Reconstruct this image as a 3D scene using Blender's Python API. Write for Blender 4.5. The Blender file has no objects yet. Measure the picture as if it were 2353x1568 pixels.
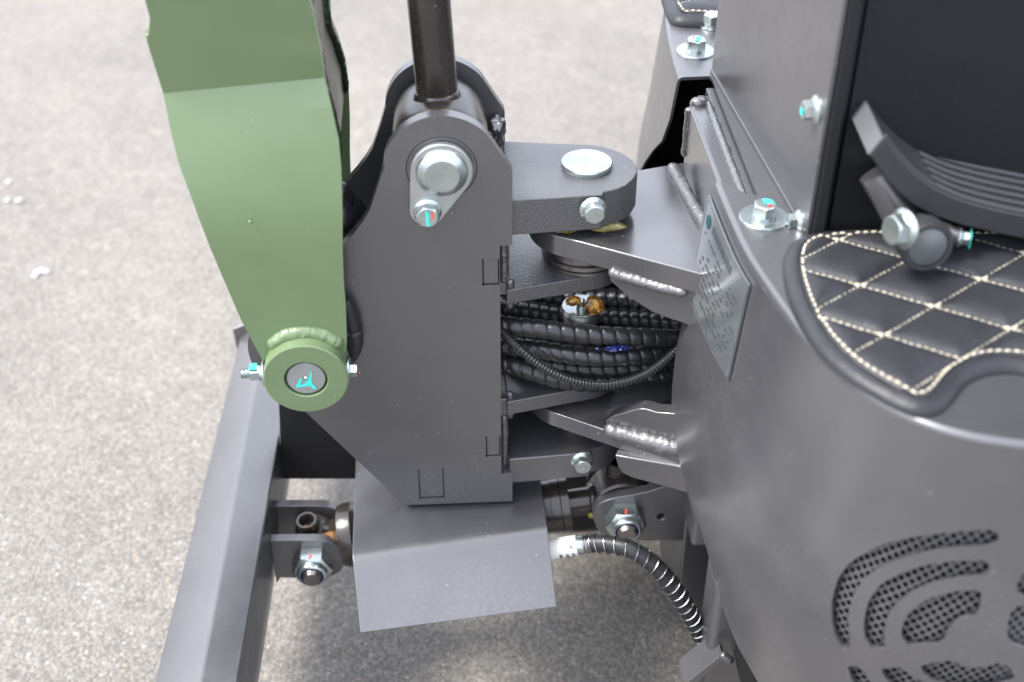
import bpy, bmesh, math, random
from mathutils import Vector, Matrix, noise
from mathutils.geometry import delaunay_2d_cdt
rad = math.radians
random.seed(7)
scene = bpy.context.scene
COL = scene.collection
H = 0.42                      # height of the bracket's centre above the ground

# ------------------------------------------------------------------ camera
FPX, ELEV, DIST, YAW = 3000.0, rad(37), 1.1, rad(-3.6)     # focal length in units of a 2353 px wide picture
_rz = Matrix.Rotation(YAW, 3, 'Z')
CAM = _rz @ Vector((0, -DIST*math.cos(ELEV), DIST*math.sin(ELEV)))
FWD = _rz @ Vector((0, math.cos(ELEV), -math.sin(ELEV)))
RGT = _rz @ Vector((1, 0, 0))
UPV = RGT.cross(FWD)
cam_d = bpy.data.cameras.new('camera')
cam_d.sensor_width = 36.0
cam_d.lens = 36.0*FPX/2353.0
cam_d.clip_start = 0.02; cam_d.clip_end = 500
cam_d.dof.use_dof = True
cam_d.dof.focus_distance = 1.10
cam_d.dof.aperture_fstop = 4.2
cam_o = bpy.data.objects.new('camera', cam_d); COL.objects.link(cam_o)
cam_o.matrix_world = Matrix.Translation(CAM + Vector((0, 0, H))) @ Matrix((RGT, UPV, -FWD)).transposed().to_4x4()
scene.camera = cam_o

# ------------------------------------------------------------------ light
SUN_EL, SUN_AZ = rad(56), rad(186)      # azimuth measured from +X anticlockwise: from the left
w = bpy.data.worlds.new('World'); scene.world = w; w.use_nodes = True
nt = w.node_tree
bg = nt.nodes['Background']
sky = nt.nodes.new('ShaderNodeTexSky'); sky.sky_type = 'NISHITA'; sky.sun_disc = False
sky.sun_elevation = SUN_EL; sky.sun_rotation = math.pi/2 - SUN_AZ
sky.air_density = 1.0; sky.dust_density = 7.0; sky.ozone_density = 1.0
hs = nt.nodes.new('ShaderNodeHueSaturation'); hs.inputs['Saturation'].default_value = 0.30
nt.links.new(sky.outputs['Color'], hs.inputs['Color'])
ov = nt.nodes.new('ShaderNodeMix'); ov.data_type = 'RGBA'            # thin bright overcast in front of the clear sky
ov.inputs['Factor'].default_value = 0.70; ov.inputs['B'].default_value = (5.95, 6.4, 7.45, 1)
nt.links.new(hs.outputs['Color'], ov.inputs['A'])
nt.links.new(ov.outputs['Result'], bg.inputs['Color'])
bg.inputs['Strength'].default_value = 0.15
sd = bpy.data.lights.new('sun', 'SUN'); sd.energy = 2.2; sd.angle = rad(18); sd.color = (1.0, 0.96, 0.90)
so = bpy.data.objects.new('sun', sd); COL.objects.link(so)
sdir = Vector((math.cos(SUN_EL)*math.cos(SUN_AZ), math.cos(SUN_EL)*math.sin(SUN_AZ), math.sin(SUN_EL)))
so.rotation_euler = sdir.to_track_quat('Z', 'Y').to_euler(); so.location = (0, 0, 3)
scene.view_settings.view_transform = 'Standard'
scene.view_settings.look = 'None'
scene.view_settings.exposure = 1.58
scene.view_settings.gamma = 1.0

# ------------------------------------------------------------------ measuring helpers (picture point -> point on a real plane)
def ray(px, py): return FWD + RGT*((px-1176.5)/FPX) - UPV*((py-784)/FPX)
def hit(px, py, p, n):
    r = ray(px, py); n = Vector(n); return CAM + r*((Vector(p)-CAM).dot(n)/r.dot(n))
def QX(px, py, x): return hit(px, py, (x, 0, 0), (1, 0, 0))
def QY(px, py, y): return hit(px, py, (0, y, 0), (0, 1, 0))
def QZ(px, py, z): return hit(px, py, (0, 0, z), (0, 0, 1))
def proj(p):
    v = Vector(p)-CAM; k = v.dot(FWD); return (1176.5+FPX*v.dot(RGT)/k, 784-FPX*v.dot(UPV)/k)

# ------------------------------------------------------------------ materials
MATS = {}
def newmat(name):
    m = bpy.data.materials.new(name); m.use_nodes = True
    MATS[name] = m
    return m, m.node_tree, m.node_tree.nodes['Principled BSDF']
def N(nt, t, **kw):
    n = nt.nodes.new(t)
    for k, v in kw.items():
        if k in n.inputs.keys(): n.inputs[k].default_value = v
        else: setattr(n, k, v)
    return n
def ramp(nt, src, stops):
    r = nt.nodes.new('ShaderNodeValToRGB'); el = r.color_ramp.elements
    while len(el) < len(stops): el.new(0.5)
    for e_, (p, c) in zip(el, stops):
        e_.position = p; e_.color = c if len(c) == 4 else (*c, 1)
    nt.links.new(src, r.inputs['Fac']); return r
def paint(name, col, rough=0.36, coat=0.0, specks=0.6, peel=0.03, var=0.10, smear=0.10, spec=0.5, ior=1.5, dust=0.30):
    m, nt, b = newmat(name); L = nt.links.new
    tc = N(nt, 'ShaderNodeTexCoord')
    n1 = N(nt, 'ShaderNodeTexNoise', Scale=9.0, Detail=5.0, Roughness=0.6); L(tc.outputs['Object'], n1.inputs['Vector'])
    lo = tuple(c*(1-var) for c in col); hi = tuple(c*(1+var) for c in col)
    r1 = ramp(nt, n1.outputs['Fac'], [(0.3, lo), (0.7, hi)])
    # dust specks: sparse points
    vo = N(nt, 'ShaderNodeTexVoronoi', Scale=210.0); vo.feature = 'F1'; L(tc.outputs['Object'], vo.inputs['Vector'])
    lt = N(nt, 'ShaderNodeMath', operation='LESS_THAN'); lt.inputs[1].default_value = 0.13; L(vo.outputs['Distance'], lt.inputs[0])
    sep = N(nt, 'ShaderNodeSeparateColor'); L(vo.outputs['Color'], sep.inputs[0])
    gt = N(nt, 'ShaderNodeMath', operation='GREATER_THAN'); gt.inputs[1].default_value = 0.975; L(sep.outputs[0], gt.inputs[0])
    mu = N(nt, 'ShaderNodeMath', operation='MULTIPLY'); L(lt.outputs[0], mu.inputs[0]); L(gt.outputs[0], mu.inputs[1])
    mu2 = N(nt, 'ShaderNodeMath', operation='MULTIPLY'); mu2.inputs[1].default_value = specks; L(mu.outputs[0], mu2.inputs[0])
    mx = N(nt, 'ShaderNodeMix', data_type='RGBA'); L(mu2.outputs[0], mx.inputs['Factor']); L(r1.outputs['Color'], mx.inputs['A'])
    mx.inputs['B'].default_value = (0.5, 0.49, 0.46, 1)
    dm = N(nt, 'ShaderNodeTexNoise', Scale=5.5, Detail=4.0, Roughness=0.6); L(tc.outputs['Object'], dm.inputs['Vector'])
    dr = ramp(nt, dm.outputs['Fac'], [(0.42, (0, 0, 0)), (0.72, (1, 1, 1))])
    df = N(nt, 'ShaderNodeTexNoise', Scale=420.0, Detail=6.0, Roughness=0.75); L(tc.outputs['Object'], df.inputs['Vector'])
    dfr = ramp(nt, df.outputs['Fac'], [(0.46, (0, 0, 0)), (0.78, (1, 1, 1))])
    dd = N(nt, 'ShaderNodeMath', operation='MULTIPLY'); L(dr.outputs['Color'], dd.inputs[0]); L(dfr.outputs['Color'], dd.inputs[1])
    mp = N(nt, 'ShaderNodeMapping'); L(tc.outputs['Object'], mp.inputs['Vector']); mp.inputs['Rotation'].default_value = (0.3, 0.9, 0.4); mp.inputs['Scale'].default_value = (9, 160, 160)
    sn = N(nt, 'ShaderNodeTexNoise', Scale=1.0, Detail=1.0); L(mp.outputs['Vector'], sn.inputs['Vector'])
    sr = ramp(nt, sn.outputs['Fac'], [(0.785, (0, 0, 0)), (0.84, (0.7, 0.7, 0.7))])
    ds = N(nt, 'ShaderNodeMath', operation='MAXIMUM'); L(dd.outputs[0], ds.inputs[0]); L(sr.outputs['Color'], ds.inputs[1])
    dk = N(nt, 'ShaderNodeMath', operation='MULTIPLY'); dk.inputs[1].default_value = dust; L(ds.outputs[0], dk.inputs[0])
    md = N(nt, 'ShaderNodeMix', data_type='RGBA'); L(dk.outputs[0], md.inputs['Factor']); L(mx.outputs['Result'], md.inputs['A']); md.inputs['B'].default_value = (0.34, 0.33, 0.31, 1)
    L(md.outputs['Result'], b.inputs['Base Color'])
    n2 = N(nt, 'ShaderNodeTexNoise', Scale=26.0, Detail=6.0, Roughness=0.65); L(tc.outputs['Object'], n2.inputs['Vector'])
    mr = N(nt, 'ShaderNodeMapRange'); L(n2.outputs['Fac'], mr.inputs['Value'])
    mr.inputs['From Min'].default_value = 0.3; mr.inputs['From Max'].default_value = 0.7
    mr.inputs['To Min'].default_value = rough-smear*0.5; mr.inputs['To Max'].default_value = rough+smear*0.5
    L(mr.outputs['Result'], b.inputs['Roughness'])
    n3 = N(nt, 'ShaderNodeTexNoise', Scale=650.0, Detail=2.0); L(tc.outputs['Object'], n3.inputs['Vector'])
    bp = N(nt, 'ShaderNodeBump', Strength=peel, Distance=0.002); L(n3.outputs['Fac'], bp.inputs['Height'])
    n4 = N(nt, 'ShaderNodeTexNoise', Scale=14.0, Detail=2.0); L(tc.outputs['Object'], n4.inputs['Vector'])
    bp2 = N(nt, 'ShaderNodeBump', Strength=0.10, Distance=0.004); L(n4.outputs['Fac'], bp2.inputs['Height']); L(bp.outputs['Normal'], bp2.inputs['Normal'])
    L(bp2.outputs['Normal'], b.inputs['Normal'])
    b.inputs['Coat Weight'].default_value = coat; b.inputs['Coat Roughness'].default_value = 0.22; b.inputs['Specular IOR Level'].default_value = spec; b.inputs['IOR'].default_value = ior
    return m
GREY = (0.038, 0.0378, 0.0425)
paint('grey_paint', GREY, rough=0.34, specks=0.42, coat=0.25, ior=2.0, smear=0.12)
paint('gloss_grey_paint', (0.042, 0.041, 0.0450), rough=0.20, coat=0.5, specks=0.6, peel=0.05, ior=2.0, dust=0.10)
paint('weld_paint', (0.046, 0.045, 0.0490), rough=0.40, specks=0.3, peel=0.25, coat=0.12, ior=2.0, dust=0.06, smear=0.2)
paint('vent_paint', (0.062, 0.062, 0.067), rough=0.40, specks=0.0, coat=0.2, ior=1.8, dust=0.05)
paint('rough_grey_paint', GREY, rough=0.40, specks=0.5, peel=0.4, coat=0.2, ior=1.9)
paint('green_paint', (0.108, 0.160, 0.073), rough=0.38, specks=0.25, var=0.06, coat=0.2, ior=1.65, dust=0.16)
paint('shaded_green_paint', (0.010, 0.016, 0.008), rough=0.30, specks=0.1, coat=0.0, ior=1.35)  # the boom's green with the shade of its right side put into the colour
paint('brown_black_paint', (0.022, 0.018, 0.016), rough=0.22, coat=0.15, specks=0.3, peel=0.08)
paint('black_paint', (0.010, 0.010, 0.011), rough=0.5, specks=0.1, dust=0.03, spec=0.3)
paint('black_panel', (0.010, 0.0108, 0.0125), rough=0.55, specks=0.04, peel=0.12, spec=0.22, dust=0.03)
paint('black_plastic', (0.026, 0.027, 0.030), rough=0.42, specks=0.05, peel=0.12, dust=0.06)
paint('grey_plastic', (0.085, 0.09, 0.095), rough=0.45, specks=0.05)
def metal(name, col, rough, metallic=1.0, var=0.1, tint=None, scale=60):
    m, nt, b = newmat(name); L = nt.links.new
    tc = N(nt, 'ShaderNodeTexCoord')
    n1 = N(nt, 'ShaderNodeTexNoise', Scale=scale, Detail=5.0, Roughness=0.6); L(tc.outputs['Object'], n1.inputs['Vector'])
    c2 = tint or tuple(c*(1-var) for c in col)
    r1 = ramp(nt, n1.outputs['Fac'], [(0.35, c2), (0.65, col)]); L(r1.outputs['Color'], b.inputs['Base Color'])
    mr = N(nt, 'ShaderNodeMapRange'); L(n1.outputs['Fac'], mr.inputs['Value'])
    mr.inputs['To Min'].default_value = rough*0.75; mr.inputs['To Max'].default_value = rough*1.3
    L(mr.outputs['Result'], b.inputs['Roughness'])
    b.inputs['Metallic'].default_value = metallic
    n3 = N(nt, 'ShaderNodeTexNoise', Scale=900.0, Detail=2.0); L(tc.outputs['Object'], n3.inputs['Vector'])
    bp = N(nt, 'ShaderNodeBump', Strength=0.06, Distance=0.001); L(n3.outputs['Fac'], bp.inputs['Height']); L(bp.outputs['Normal'], b.inputs['Normal'])
    return m
metal('zinc', (0.47, 0.51, 0.51), 0.27, 0.92, tint=(0.37, 0.42, 0.42))
metal('zinc_dull', (0.42, 0.44, 0.44), 0.38, 0.85)
metal('dark_steel', (0.23, 0.215, 0.21), 0.28, 0.9)
metal('wire', (0.50, 0.50, 0.50), 0.22, 1.0)
metal('plate_metal', (0.46, 0.50, 0.53), 0.14, 0.85, scale=12)
def plain(name, col, rough=0.5, metallic=0.0, spec=0.5, bump=0.0, bscale=300, trans=0.0, coat=0.0):
    m, nt, b = newmat(name); L = nt.links.new
    tc = N(nt, 'ShaderNodeTexCoord')
    n1 = N(nt, 'ShaderNodeTexNoise', Scale=40.0, Detail=4.0); L(tc.outputs['Object'], n1.inputs['Vector'])
    r1 = ramp(nt, n1.outputs['Fac'], [(0.3, tuple(c*0.86 for c in col)), (0.7, tuple(min(1, c*1.1) for c in col))]); L(r1.outputs['Color'], b.inputs['Base Color'])
    b.inputs['Roughness'].default_value = rough; b.inputs['Metallic'].default_value = metallic
    b.inputs['Specular IOR Level'].default_value = spec; b.inputs['Transmission Weight'].default_value = trans
    b.inputs['Coat Weight'].default_value = coat
    if bump:
        n3 = N(nt, 'ShaderNodeTexNoise', Scale=bscale, Detail=4.0); L(tc.outputs['Object'], n3.inputs['Vector'])
        bp = N(nt, 'ShaderNodeBump', Strength=bump, Distance=0.002); L(n3.outputs['Fac'], bp.inputs['Height']); L(bp.outputs['Normal'], b.inputs['Normal'])
    return m
plain('rubber', (0.017, 0.018, 0.020), 0.45, spec=0.4, bump=0.08, bscale=500)
plain('hose_plastic', (0.016, 0.0165, 0.0185), 0.27, bump=0.05, bscale=400)
plain('leather', (0.022, 0.023, 0.027), 0.42, spec=0.32, bump=0.22, bscale=420)
plain('thread', (0.50, 0.455, 0.36), 0.7)
plain('teal_ink', (0.04, 0.55, 0.47), 0.5)
plain('red_ink', (0.75, 0.06, 0.04), 0.5)
plain('blue_nylon', (0.01, 0.016, 0.13), 0.35)
plain('grease_amber', (0.72, 0.36, 0.07), 0.06, trans=0.85)
plain('grease_yellow', (0.24, 0.21, 0.045), 0.12, trans=0.45)
plain('grease_blue', (0.006, 0.010, 0.07), 0.08)
plain('white_wrap', (0.80, 0.79, 0.76), 0.5)
plain('black_ink', (0.045, 0.05, 0.06), 0.6)
plain('print_ink', (0.085, 0.092, 0.10), 0.30, metallic=0.4)
plain('logo_ink', (0.01, 0.06, 0.07), 0.5)
plain('copper', (0.45, 0.18, 0.10), 0.4, metallic=0.5)
plain('white_chip', (0.36, 0.36, 0.36), 0.6)

def asphalt():
    m, nt, b = newmat('asphalt'); L = nt.links.new
    tc = N(nt, 'ShaderNodeTexCoord')
    v1 = N(nt, 'ShaderNodeTexVoronoi', Scale=185.0, Randomness=1.0); L(tc.outputs['Object'], v1.inputs['Vector'])
    sep = N(nt, 'ShaderNodeSeparateColor'); L(v1.outputs['Color'], sep.inputs[0])
    c1 = ramp(nt, sep.outputs[0], [(0.0, (0.112, 0.106, 0.098)), (0.28, (0.155, 0.147, 0.137)), (0.62, (0.188, 0.179, 0.166)), (0.90, (0.226, 0.214, 0.197)), (0.98, (0.29, 0.275, 0.25)), (1.0, (0.27, 0.20, 0.14))])
    v2 = N(nt, 'ShaderNodeTexVoronoi', Scale=380.0); L(tc.outputs['Object'], v2.inputs['Vector'])
    sep2 = N(nt, 'ShaderNodeSeparateColor'); L(v2.outputs['Color'], sep2.inputs[0])
    c2 = ramp(nt, sep2.outputs[1], [(0.0, (0.095, 0.090, 0.083)), (0.6, (0.155, 0.147, 0.137)), (1.0, (0.215, 0.204, 0.189))])
    mask = ramp(nt, v1.outputs['Distance'], [(0.30, (1, 1, 1)), (0.55, (0, 0, 0))])
    mx = N(nt, 'ShaderNodeMix', data_type='RGBA'); L(mask.outputs['Color'], mx.inputs['Factor']); L(c2.outputs['Color'], mx.inputs['A']); L(c1.outputs['Color'], mx.inputs['B'])
    big = N(nt, 'ShaderNodeTexNoise', Scale=2.6, Detail=6.0, Roughness=0.65); L(tc.outputs['Object'], big.inputs['Vector'])
    br = ramp(nt, big.outputs['Fac'], [(0.28, (0.77, 0.755, 0.735)), (0.5, (0.94, 0.92, 0.895)), (0.75, (1.08, 1.055, 1.02))])
    mm = N(nt, 'ShaderNodeMix', data_type='RGBA', blend_type='MULTIPLY'); mm.inputs['Factor'].default_value = 1.0
    L(mx.outputs['Result'], mm.inputs['A']); L(br.outputs['Color'], mm.inputs['B'])
    mid = N(nt, 'ShaderNodeTexNoise', Scale=34.0, Detail=4.0, Roughness=0.7); L(tc.outputs['Object'], mid.inputs['Vector'])
    mr_ = ramp(nt, mid.outputs['Fac'], [(0.32, (0.90, 0.895, 0.885)), (0.66, (1.06, 1.06, 1.06))])
    m2 = N(nt, 'ShaderNodeMix', data_type='RGBA', blend_type='MULTIPLY'); m2.inputs['Factor'].default_value = 1.0
    L(mm.outputs['Result'], m2.inputs['A']); L(mr_.outputs['Color'], m2.inputs['B'])
    L(m2.outputs['Result'], b.inputs['Base Color'])
    b.inputs['Roughness'].default_value = 0.72
    ht = ramp(nt, v1.outputs['Distance'], [(0.0, (1, 1, 1)), (0.6, (0, 0, 0))])
    ad = N(nt, 'ShaderNodeMath', operation='MULTIPLY'); L(ht.outputs['Color'], ad.inputs[0]); L(sep.outputs[2], ad.inputs[1])
    bp = N(nt, 'ShaderNodeBump', Strength=0.6, Distance=0.0028); L(ad.outputs[0], bp.inputs['Height'])
    bp2 = N(nt, 'ShaderNodeBump', Strength=0.4, Distance=0.001); L(v2.outputs['Distance'], bp2.inputs['Height']); L(bp.outputs['Normal'], bp2.inputs['Normal'])
    L(bp2.outputs['Normal'], b.inputs['Normal'])
asphalt()

# ------------------------------------------------------------------ object helpers
ROOT_LOC = {}
def root(name, loc, label, cat, group=None):
    o = bpy.data.objects.new(name, None); COL.objects.link(o)
    o.location = loc; o.empty_display_size = 0.05
    o['label'] = label; o['category'] = cat
    if group: o['group'] = group
    ROOT_LOC[o.name] = Vector(loc)
    return o
def root_of(o):
    while o.parent: o = o.parent
    return o
def link(name, me, mat, parent=None, tag=None, bevel=0, seg=2, angle=38, solid=0, soffset=-1, kind=None, flat=False):
    o = bpy.data.objects.new(name, me); COL.objects.link(o)
    if parent:
        off = ROOT_LOC.get(root_of(parent).name, Vector((0, 0, 0)))
        me.transform(Matrix.Translation(-off)); o.parent = parent
    elif tag:
        lo = Vector((sum(v.co.x for v in me.vertices)/len(me.vertices), sum(v.co.y for v in me.vertices)/len(me.vertices), min(v.co.z for v in me.vertices)))
        me.transform(Matrix.Translation(-lo)); o.location = lo; ROOT_LOC[o.name] = lo
    if tag:
        o['label'], o['category'] = tag[0], tag[1]
        if len(tag) > 2: o['group'] = tag[2]
    if kind: o['kind'] = kind
    me.materials.append(MATS[mat])
    if solid:
        s = o.modifiers.new('solid', 'SOLIDIFY'); s.thickness = solid; s.offset = soffset
        if not bevel: es = o.modifiers.new('split', 'EDGE_SPLIT'); es.split_angle = rad(max(45, min(angle, 70)))
    if bevel:
        b = o.modifiers.new('bevel', 'BEVEL'); b.width = bevel; b.segments = seg; b.limit_method = 'ANGLE'; b.angle_limit = rad(35); b.harden_normals = True
    if not flat:
        for p in me.polygons: p.use_smooth = True
        if not bevel: me.set_sharp_from_angle(angle=rad(angle))
    return o
def mesh(verts, faces):
    me = bpy.data.meshes.new('m'); me.from_pydata([tuple(v) for v in verts], [], faces); me.validate(); me.update()
    bm = bmesh.new(); bm.from_mesh(me); bmesh.ops.remove_doubles(bm, verts=bm.verts, dist=1e-7); bmesh.ops.recalc_face_normals(bm, faces=bm.faces); bm.to_mesh(me); bm.free()
    return me
def join(*mes):
    bm = bmesh.new()
    for m in mes: bm.from_mesh(m); bpy.data.meshes.remove(m)
    me = bpy.data.meshes.new('m'); bm.to_mesh(me); bm.free(); return me
def prism(pts, vec):
    n = len(pts); vec = Vector(vec); pts = [Vector(p) for p in pts]
    return mesh(pts + [p+vec for p in pts], [list(range(n)), list(range(n, 2*n))] + [[i, (i+1) % n, n+(i+1) % n, n+i] for i in range(n)])
def box(x0, x1, y0, y1, z0, z1): return prism([(x0, y0, z0), (x1, y0, z0), (x1, y1, z0), (x0, y1, z0)], (0, 0, z1-z0))
def arc(cx, cy, r, a0, a1, n=12): return [(cx+r*math.cos(rad(a0+(a1-a0)*i/n)), cy+r*math.sin(rad(a0+(a1-a0)*i/n))) for i in range(n+1)]
def circle(cx, cy, r, n=28): return arc(cx, cy, r, 0, 360*(n-1)/n, n-1)
def fillet(pts, rr, n=5):
    out = []; k = len(pts)
    for i in range(k):
        p0, p1, p2 = Vector(pts[i-1]), Vector(pts[i]), Vector(pts[(i+1) % k]); r = rr[i] if isinstance(rr, (list, tuple)) else rr
        if r <= 0: out.append(tuple(p1)); continue
        a = (p0-p1); b = (p2-p1); la, lb = a.length, b.length; a.normalize(); b.normalize()
        ang = a.angle(b); d = min(r/math.tan(ang/2), la*0.48, lb*0.48)
        for j in range(n+1):
            t = j/n; q = (p1+a*d)*(1-t)**2 + p1*2*t*(1-t) + (p1+b*d)*t*t; out.append(tuple(q))
    return out
def catmull(P, n=8, closed=False):
    P = [Vector(p) for p in P]; out = []; k = len(P)
    for i in range(k if closed else k-1):
        if closed: p0, p1, p2, p3 = P[i-1], P[i], P[(i+1) % k], P[(i+2) % k]
        else:
            p1, p2 = P[i], P[i+1]; p0 = P[i-1] if i else p1*2-p2; p3 = P[i+2] if i+2 < k else p2*2-p1
        for j in range(n):
            t = j/n
            out.append(0.5*((2*p1)+(-p0+p2)*t+(2*p0-5*p1+4*p2-p3)*t*t+(-p0+3*p1-3*p2+p3)*t**3))
    if not closed: out.append(P[-1])
    return out
def resample(path, step):
    L = [0.0]
    for a, b in zip(path, path[1:]): L.append(L[-1]+(b-a).length)
    n = max(2, int(L[-1]/step)); out = []; j = 0
    for i in range(n+1):
        s = L[-1]*i/n
        while j < len(path)-2 and L[j+1] < s: j += 1
        t = (s-L[j])/max(1e-9, L[j+1]-L[j]); out.append(path[j].lerp(path[j+1], min(1, t)))
    return out, L[-1]
def frames(path):
    T = [(path[min(i+1, len(path)-1)]-path[max(i-1, 0)]).normalized() for i in range(len(path))]
    up = Vector((0, 0, 1)) if abs(T[0].z) < 0.9 else Vector((0, 1, 0))
    nrm = (up - T[0]*up.dot(T[0])).normalized(); out = []
    for t in T:
        nrm = (nrm - t*nrm.dot(t)).normalized(); out.append((t, nrm, t.cross(nrm)))
    return out
def tube(path, rf, seg=20, step=None, cap=True):
    path = [Vector(p) for p in path]
    if step: path, _ = resample(path, step)
    fr = frames(path); V = []; F = []; s = 0
    for i, (p, (t, n, b)) in enumerate(zip(path, fr)):
        if i: s += (p-path[i-1]).length
        for j in range(seg):
            th = 2*math.pi*j/seg; r = rf(s, th) if callable(rf) else rf
            V.append(p+(n*math.cos(th)+b*math.sin(th))*r)
    for i in range(len(path)-1):
        for j in range(seg):
            F.append([i*seg+j, i*seg+(j+1) % seg, (i+1)*seg+(j+1) % seg, (i+1)*seg+j])
    if cap: F.append(list(range(seg))); F.append(list(range((len(path)-1)*seg, len(path)*seg)))
    return mesh(V, F)
def basis(axis):
    a = Vector(axis).normalized(); up = Vector((0, 0, 1)) if abs(a.z) < 0.9 else Vector((1, 0, 0))
    u = (up-a*up.dot(a)).normalized(); return a, u, a.cross(u)
def lathe(o, axis, prof, seg=32):
    a, u, v = basis(axis); o = Vector(o); V = []; F = []; n = len(prof)
    for r, h in prof:
        for j in range(seg):
            th = 2*math.pi*j/seg; V.append(o+a*h+(u*math.cos(th)+v*math.sin(th))*max(r, 1e-5))
    for i in range(n-1):
        for j in range(seg): F.append([i*seg+j, i*seg+(j+1) % seg, (i+1)*seg+(j+1) % seg, (i+1)*seg+j])
    if prof[0][0] > 1e-4: F.append(list(range(seg)))
    if prof[-1][0] > 1e-4: F.append(list(range((n-1)*seg, n*seg)))
    return mesh(V, F)
def hexhead(o, axis, af, h, rot=0.0, dome=0.0):
    """hexagon head with the turned chamfer at its end"""
    a, u, v = basis(axis); o = Vector(o); R = af/math.sqrt(3); V = []; F = []; seg = 48
    rings = [(0, 1.0, False), (h*0.80, 1.0, True), (h, 0.0, None)]
    def rad_hex(th):
        k = (th % (math.pi/3)) - math.pi/6; return (af/2)/math.cos(k)
    rows = []
    for lvl in range(4):
        row = []
        for j in range(seg):
            th = 2*math.pi*j/seg; rh = rad_hex(th)
            if lvl == 0: r, hh = rh, 0
            elif lvl == 1: r, hh = rh, h - max(0.0, (rh-af*0.47))*0.62
            elif lvl == 2: r, hh = min(rh, af*0.47), h
            else: r, hh = af*0.30, h - dome
            row.append(len(V)); V.append(o+a*hh+(u*math.cos(th+rot)+v*math.sin(th+rot))*r)
        rows.append(row)
    for A, B in zip(rows, rows[1:]):
        for j in range(seg): F.append([A[j], A[(j+1) % seg], B[(j+1) % seg], B[j]])
    F.append(rows[0]); F.append(rows[-1])
    return mesh(V, F)
def dab(o, axis, pts, off=0.0004, thick=0.0003):
    a, u, v = basis(axis); o = Vector(o); v = u.cross(a)
    return prism([o+a*off+u*p[1]+v*p[0] for p in pts], a*thick)
def bolt(parent, o, axis, af=0.013, h=0.007, flange=0.0, washer=0.0, wt=0.002, spring=False, rot=0.2, mat='zinc', teal=None, red=None, name='bolt'):
    o = Vector(o); a = Vector(axis).normalized(); z = 0.0; prof = None
    if washer: z += wt
    if spring: z += 0.0022
    if flange:
        m1 = lathe(o+a*z, a, [(0.0, 0), (flange, 0), (flange, 0.0012), (flange*0.93, 0.0018), (af*0.56, 0.0034), (0, 0.0034)], 40); z += 0.0028
    hd = hexhead(o+a*z, a, af, h, rot)
    if flange: hd = join(m1, hd)
    b = link(name, hd, mat, parent, angle=28)
    if washer: link('washer', lathe(o, a, [(0, 0), (washer, 0), (washer, wt*0.75), (washer*0.97, wt), (0, wt)], 44), mat, b)
    if spring: link('spring_washer', lathe(o+a*wt, a, [(0, 0), (af*0.56, 0), (af*0.56, 0.0022), (0, 0.0022)], 32), mat, b)
    if teal: link('paint_mark', dab(o+a*(z+h), a, teal), 'teal_ink', b, flat=True)
    if red: link('paint_mark', dab(o+a*(z+h), a, red), 'red_ink', b, flat=True)
    return b
def bead(path, r, pitch=0.004, lump=0.22, seg=14, seed=0):
    """weld bead: shallow overlapping ripples of uneven width along a path"""
    path = catmull(path, 6); path, L = resample(path, min(pitch/6, r/4))
    def rf(s, th):
        ss = s+0.35*pitch*noise.noise(Vector((s/pitch*0.5, seed, 0.3)))
        k = (ss/pitch) % 1.0
        e = max(0.0, min(1.0, s/(r*1.1), (L-s)/(r*1.1)))
        wide = 1+0.20*noise.noise(Vector((s/(r*3.0)+seed, 0.7, seed)))
        p = Vector((s/(r*0.9)+seed, math.cos(th)*1.5, math.sin(th)*1.5))
        return r*(0.12+0.88*math.sqrt(1-(1-e)**2))*wide*(1+lump*0.20*(1-abs(2*k-1)**2-0.6)+0.13*noise.noise(p)+0.07*noise.noise(p*2.7))
    return tube(path, rf, seg)
def blob(o, rx, ry, rz, seed=0, amp=0.35, freq=1.6, sub=3):
    bm = bmesh.new(); bmesh.ops.create_icosphere(bm, subdivisions=sub, radius=1)
    for v in bm.verts:
        d = v.co.normalized(); k = 1+amp*noise.noise(d*freq+Vector((seed, seed*1.7, 0)))+amp*0.4*noise.noise(d*freq*3+Vector((0, seed, 3)))
        v.co = Vector((d.x*rx*k, d.y*ry*k, d.z*rz*k))+Vector(o)
    me = bpy.data.meshes.new('m'); bm.to_mesh(me); bm.free(); return me
def inside(p, poly):
    x, y = p[0], p[1]; c = False; j = len(poly)-1
    for i in range(len(poly)):
        xi, yi = poly[i][0], poly[i][1]; xj, yj = poly[j][0], poly[j][1]
        if (yi > y) != (yj > y) and x < (xj-xi)*(y-yi)/(yj-yi)+xi: c = not c
        j = i
    return c
def cdt(outer, holes=(), step=None):
    V = []; E = []
    def add(loop):
        b = len(V); V.extend(Vector((p[0], p[1])) for p in loop); n = len(loop); E.extend((b+i, b+(i+1) % n) for i in range(n))
    add(outer)
    for h in holes: add(h)
    if step:
        if not isinstance(step, tuple): step = (step, step)
        xs = [p[0] for p in outer]; ys = [p[1] for p in outer]
        x = min(xs)+step[0]*0.5
        edges = [p for p in V]
        while x < max(xs):
            y = min(ys)+step[1]*0.5
            while y < max(ys):
                if inside((x, y), outer) and not any(inside((x, y), h) for h in holes):
                    if all(((p.x-x)/step[0])**2+((p.y-y)/step[1])**2 > 0.16 for p in edges): V.append(Vector((x, y)))
                y += step[1]
            x += step[0]
    r = delaunay_2d_cdt(V, E, [], 0, 1e-7)
    vs, fs = r[0], r[2]; out = []
    for f in fs:
        c = sum((vs[i] for i in f), Vector((0, 0)))/len(f)
        if inside(c, outer) and not any(inside(c, h) for h in holes): out.append(list(f))
    return vs, out
def sheet(outer, holes, fmap, step=None):
    vs, fs = cdt(outer, holes, step); return mesh([fmap(v.x, v.y) for v in vs], fs)
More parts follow.
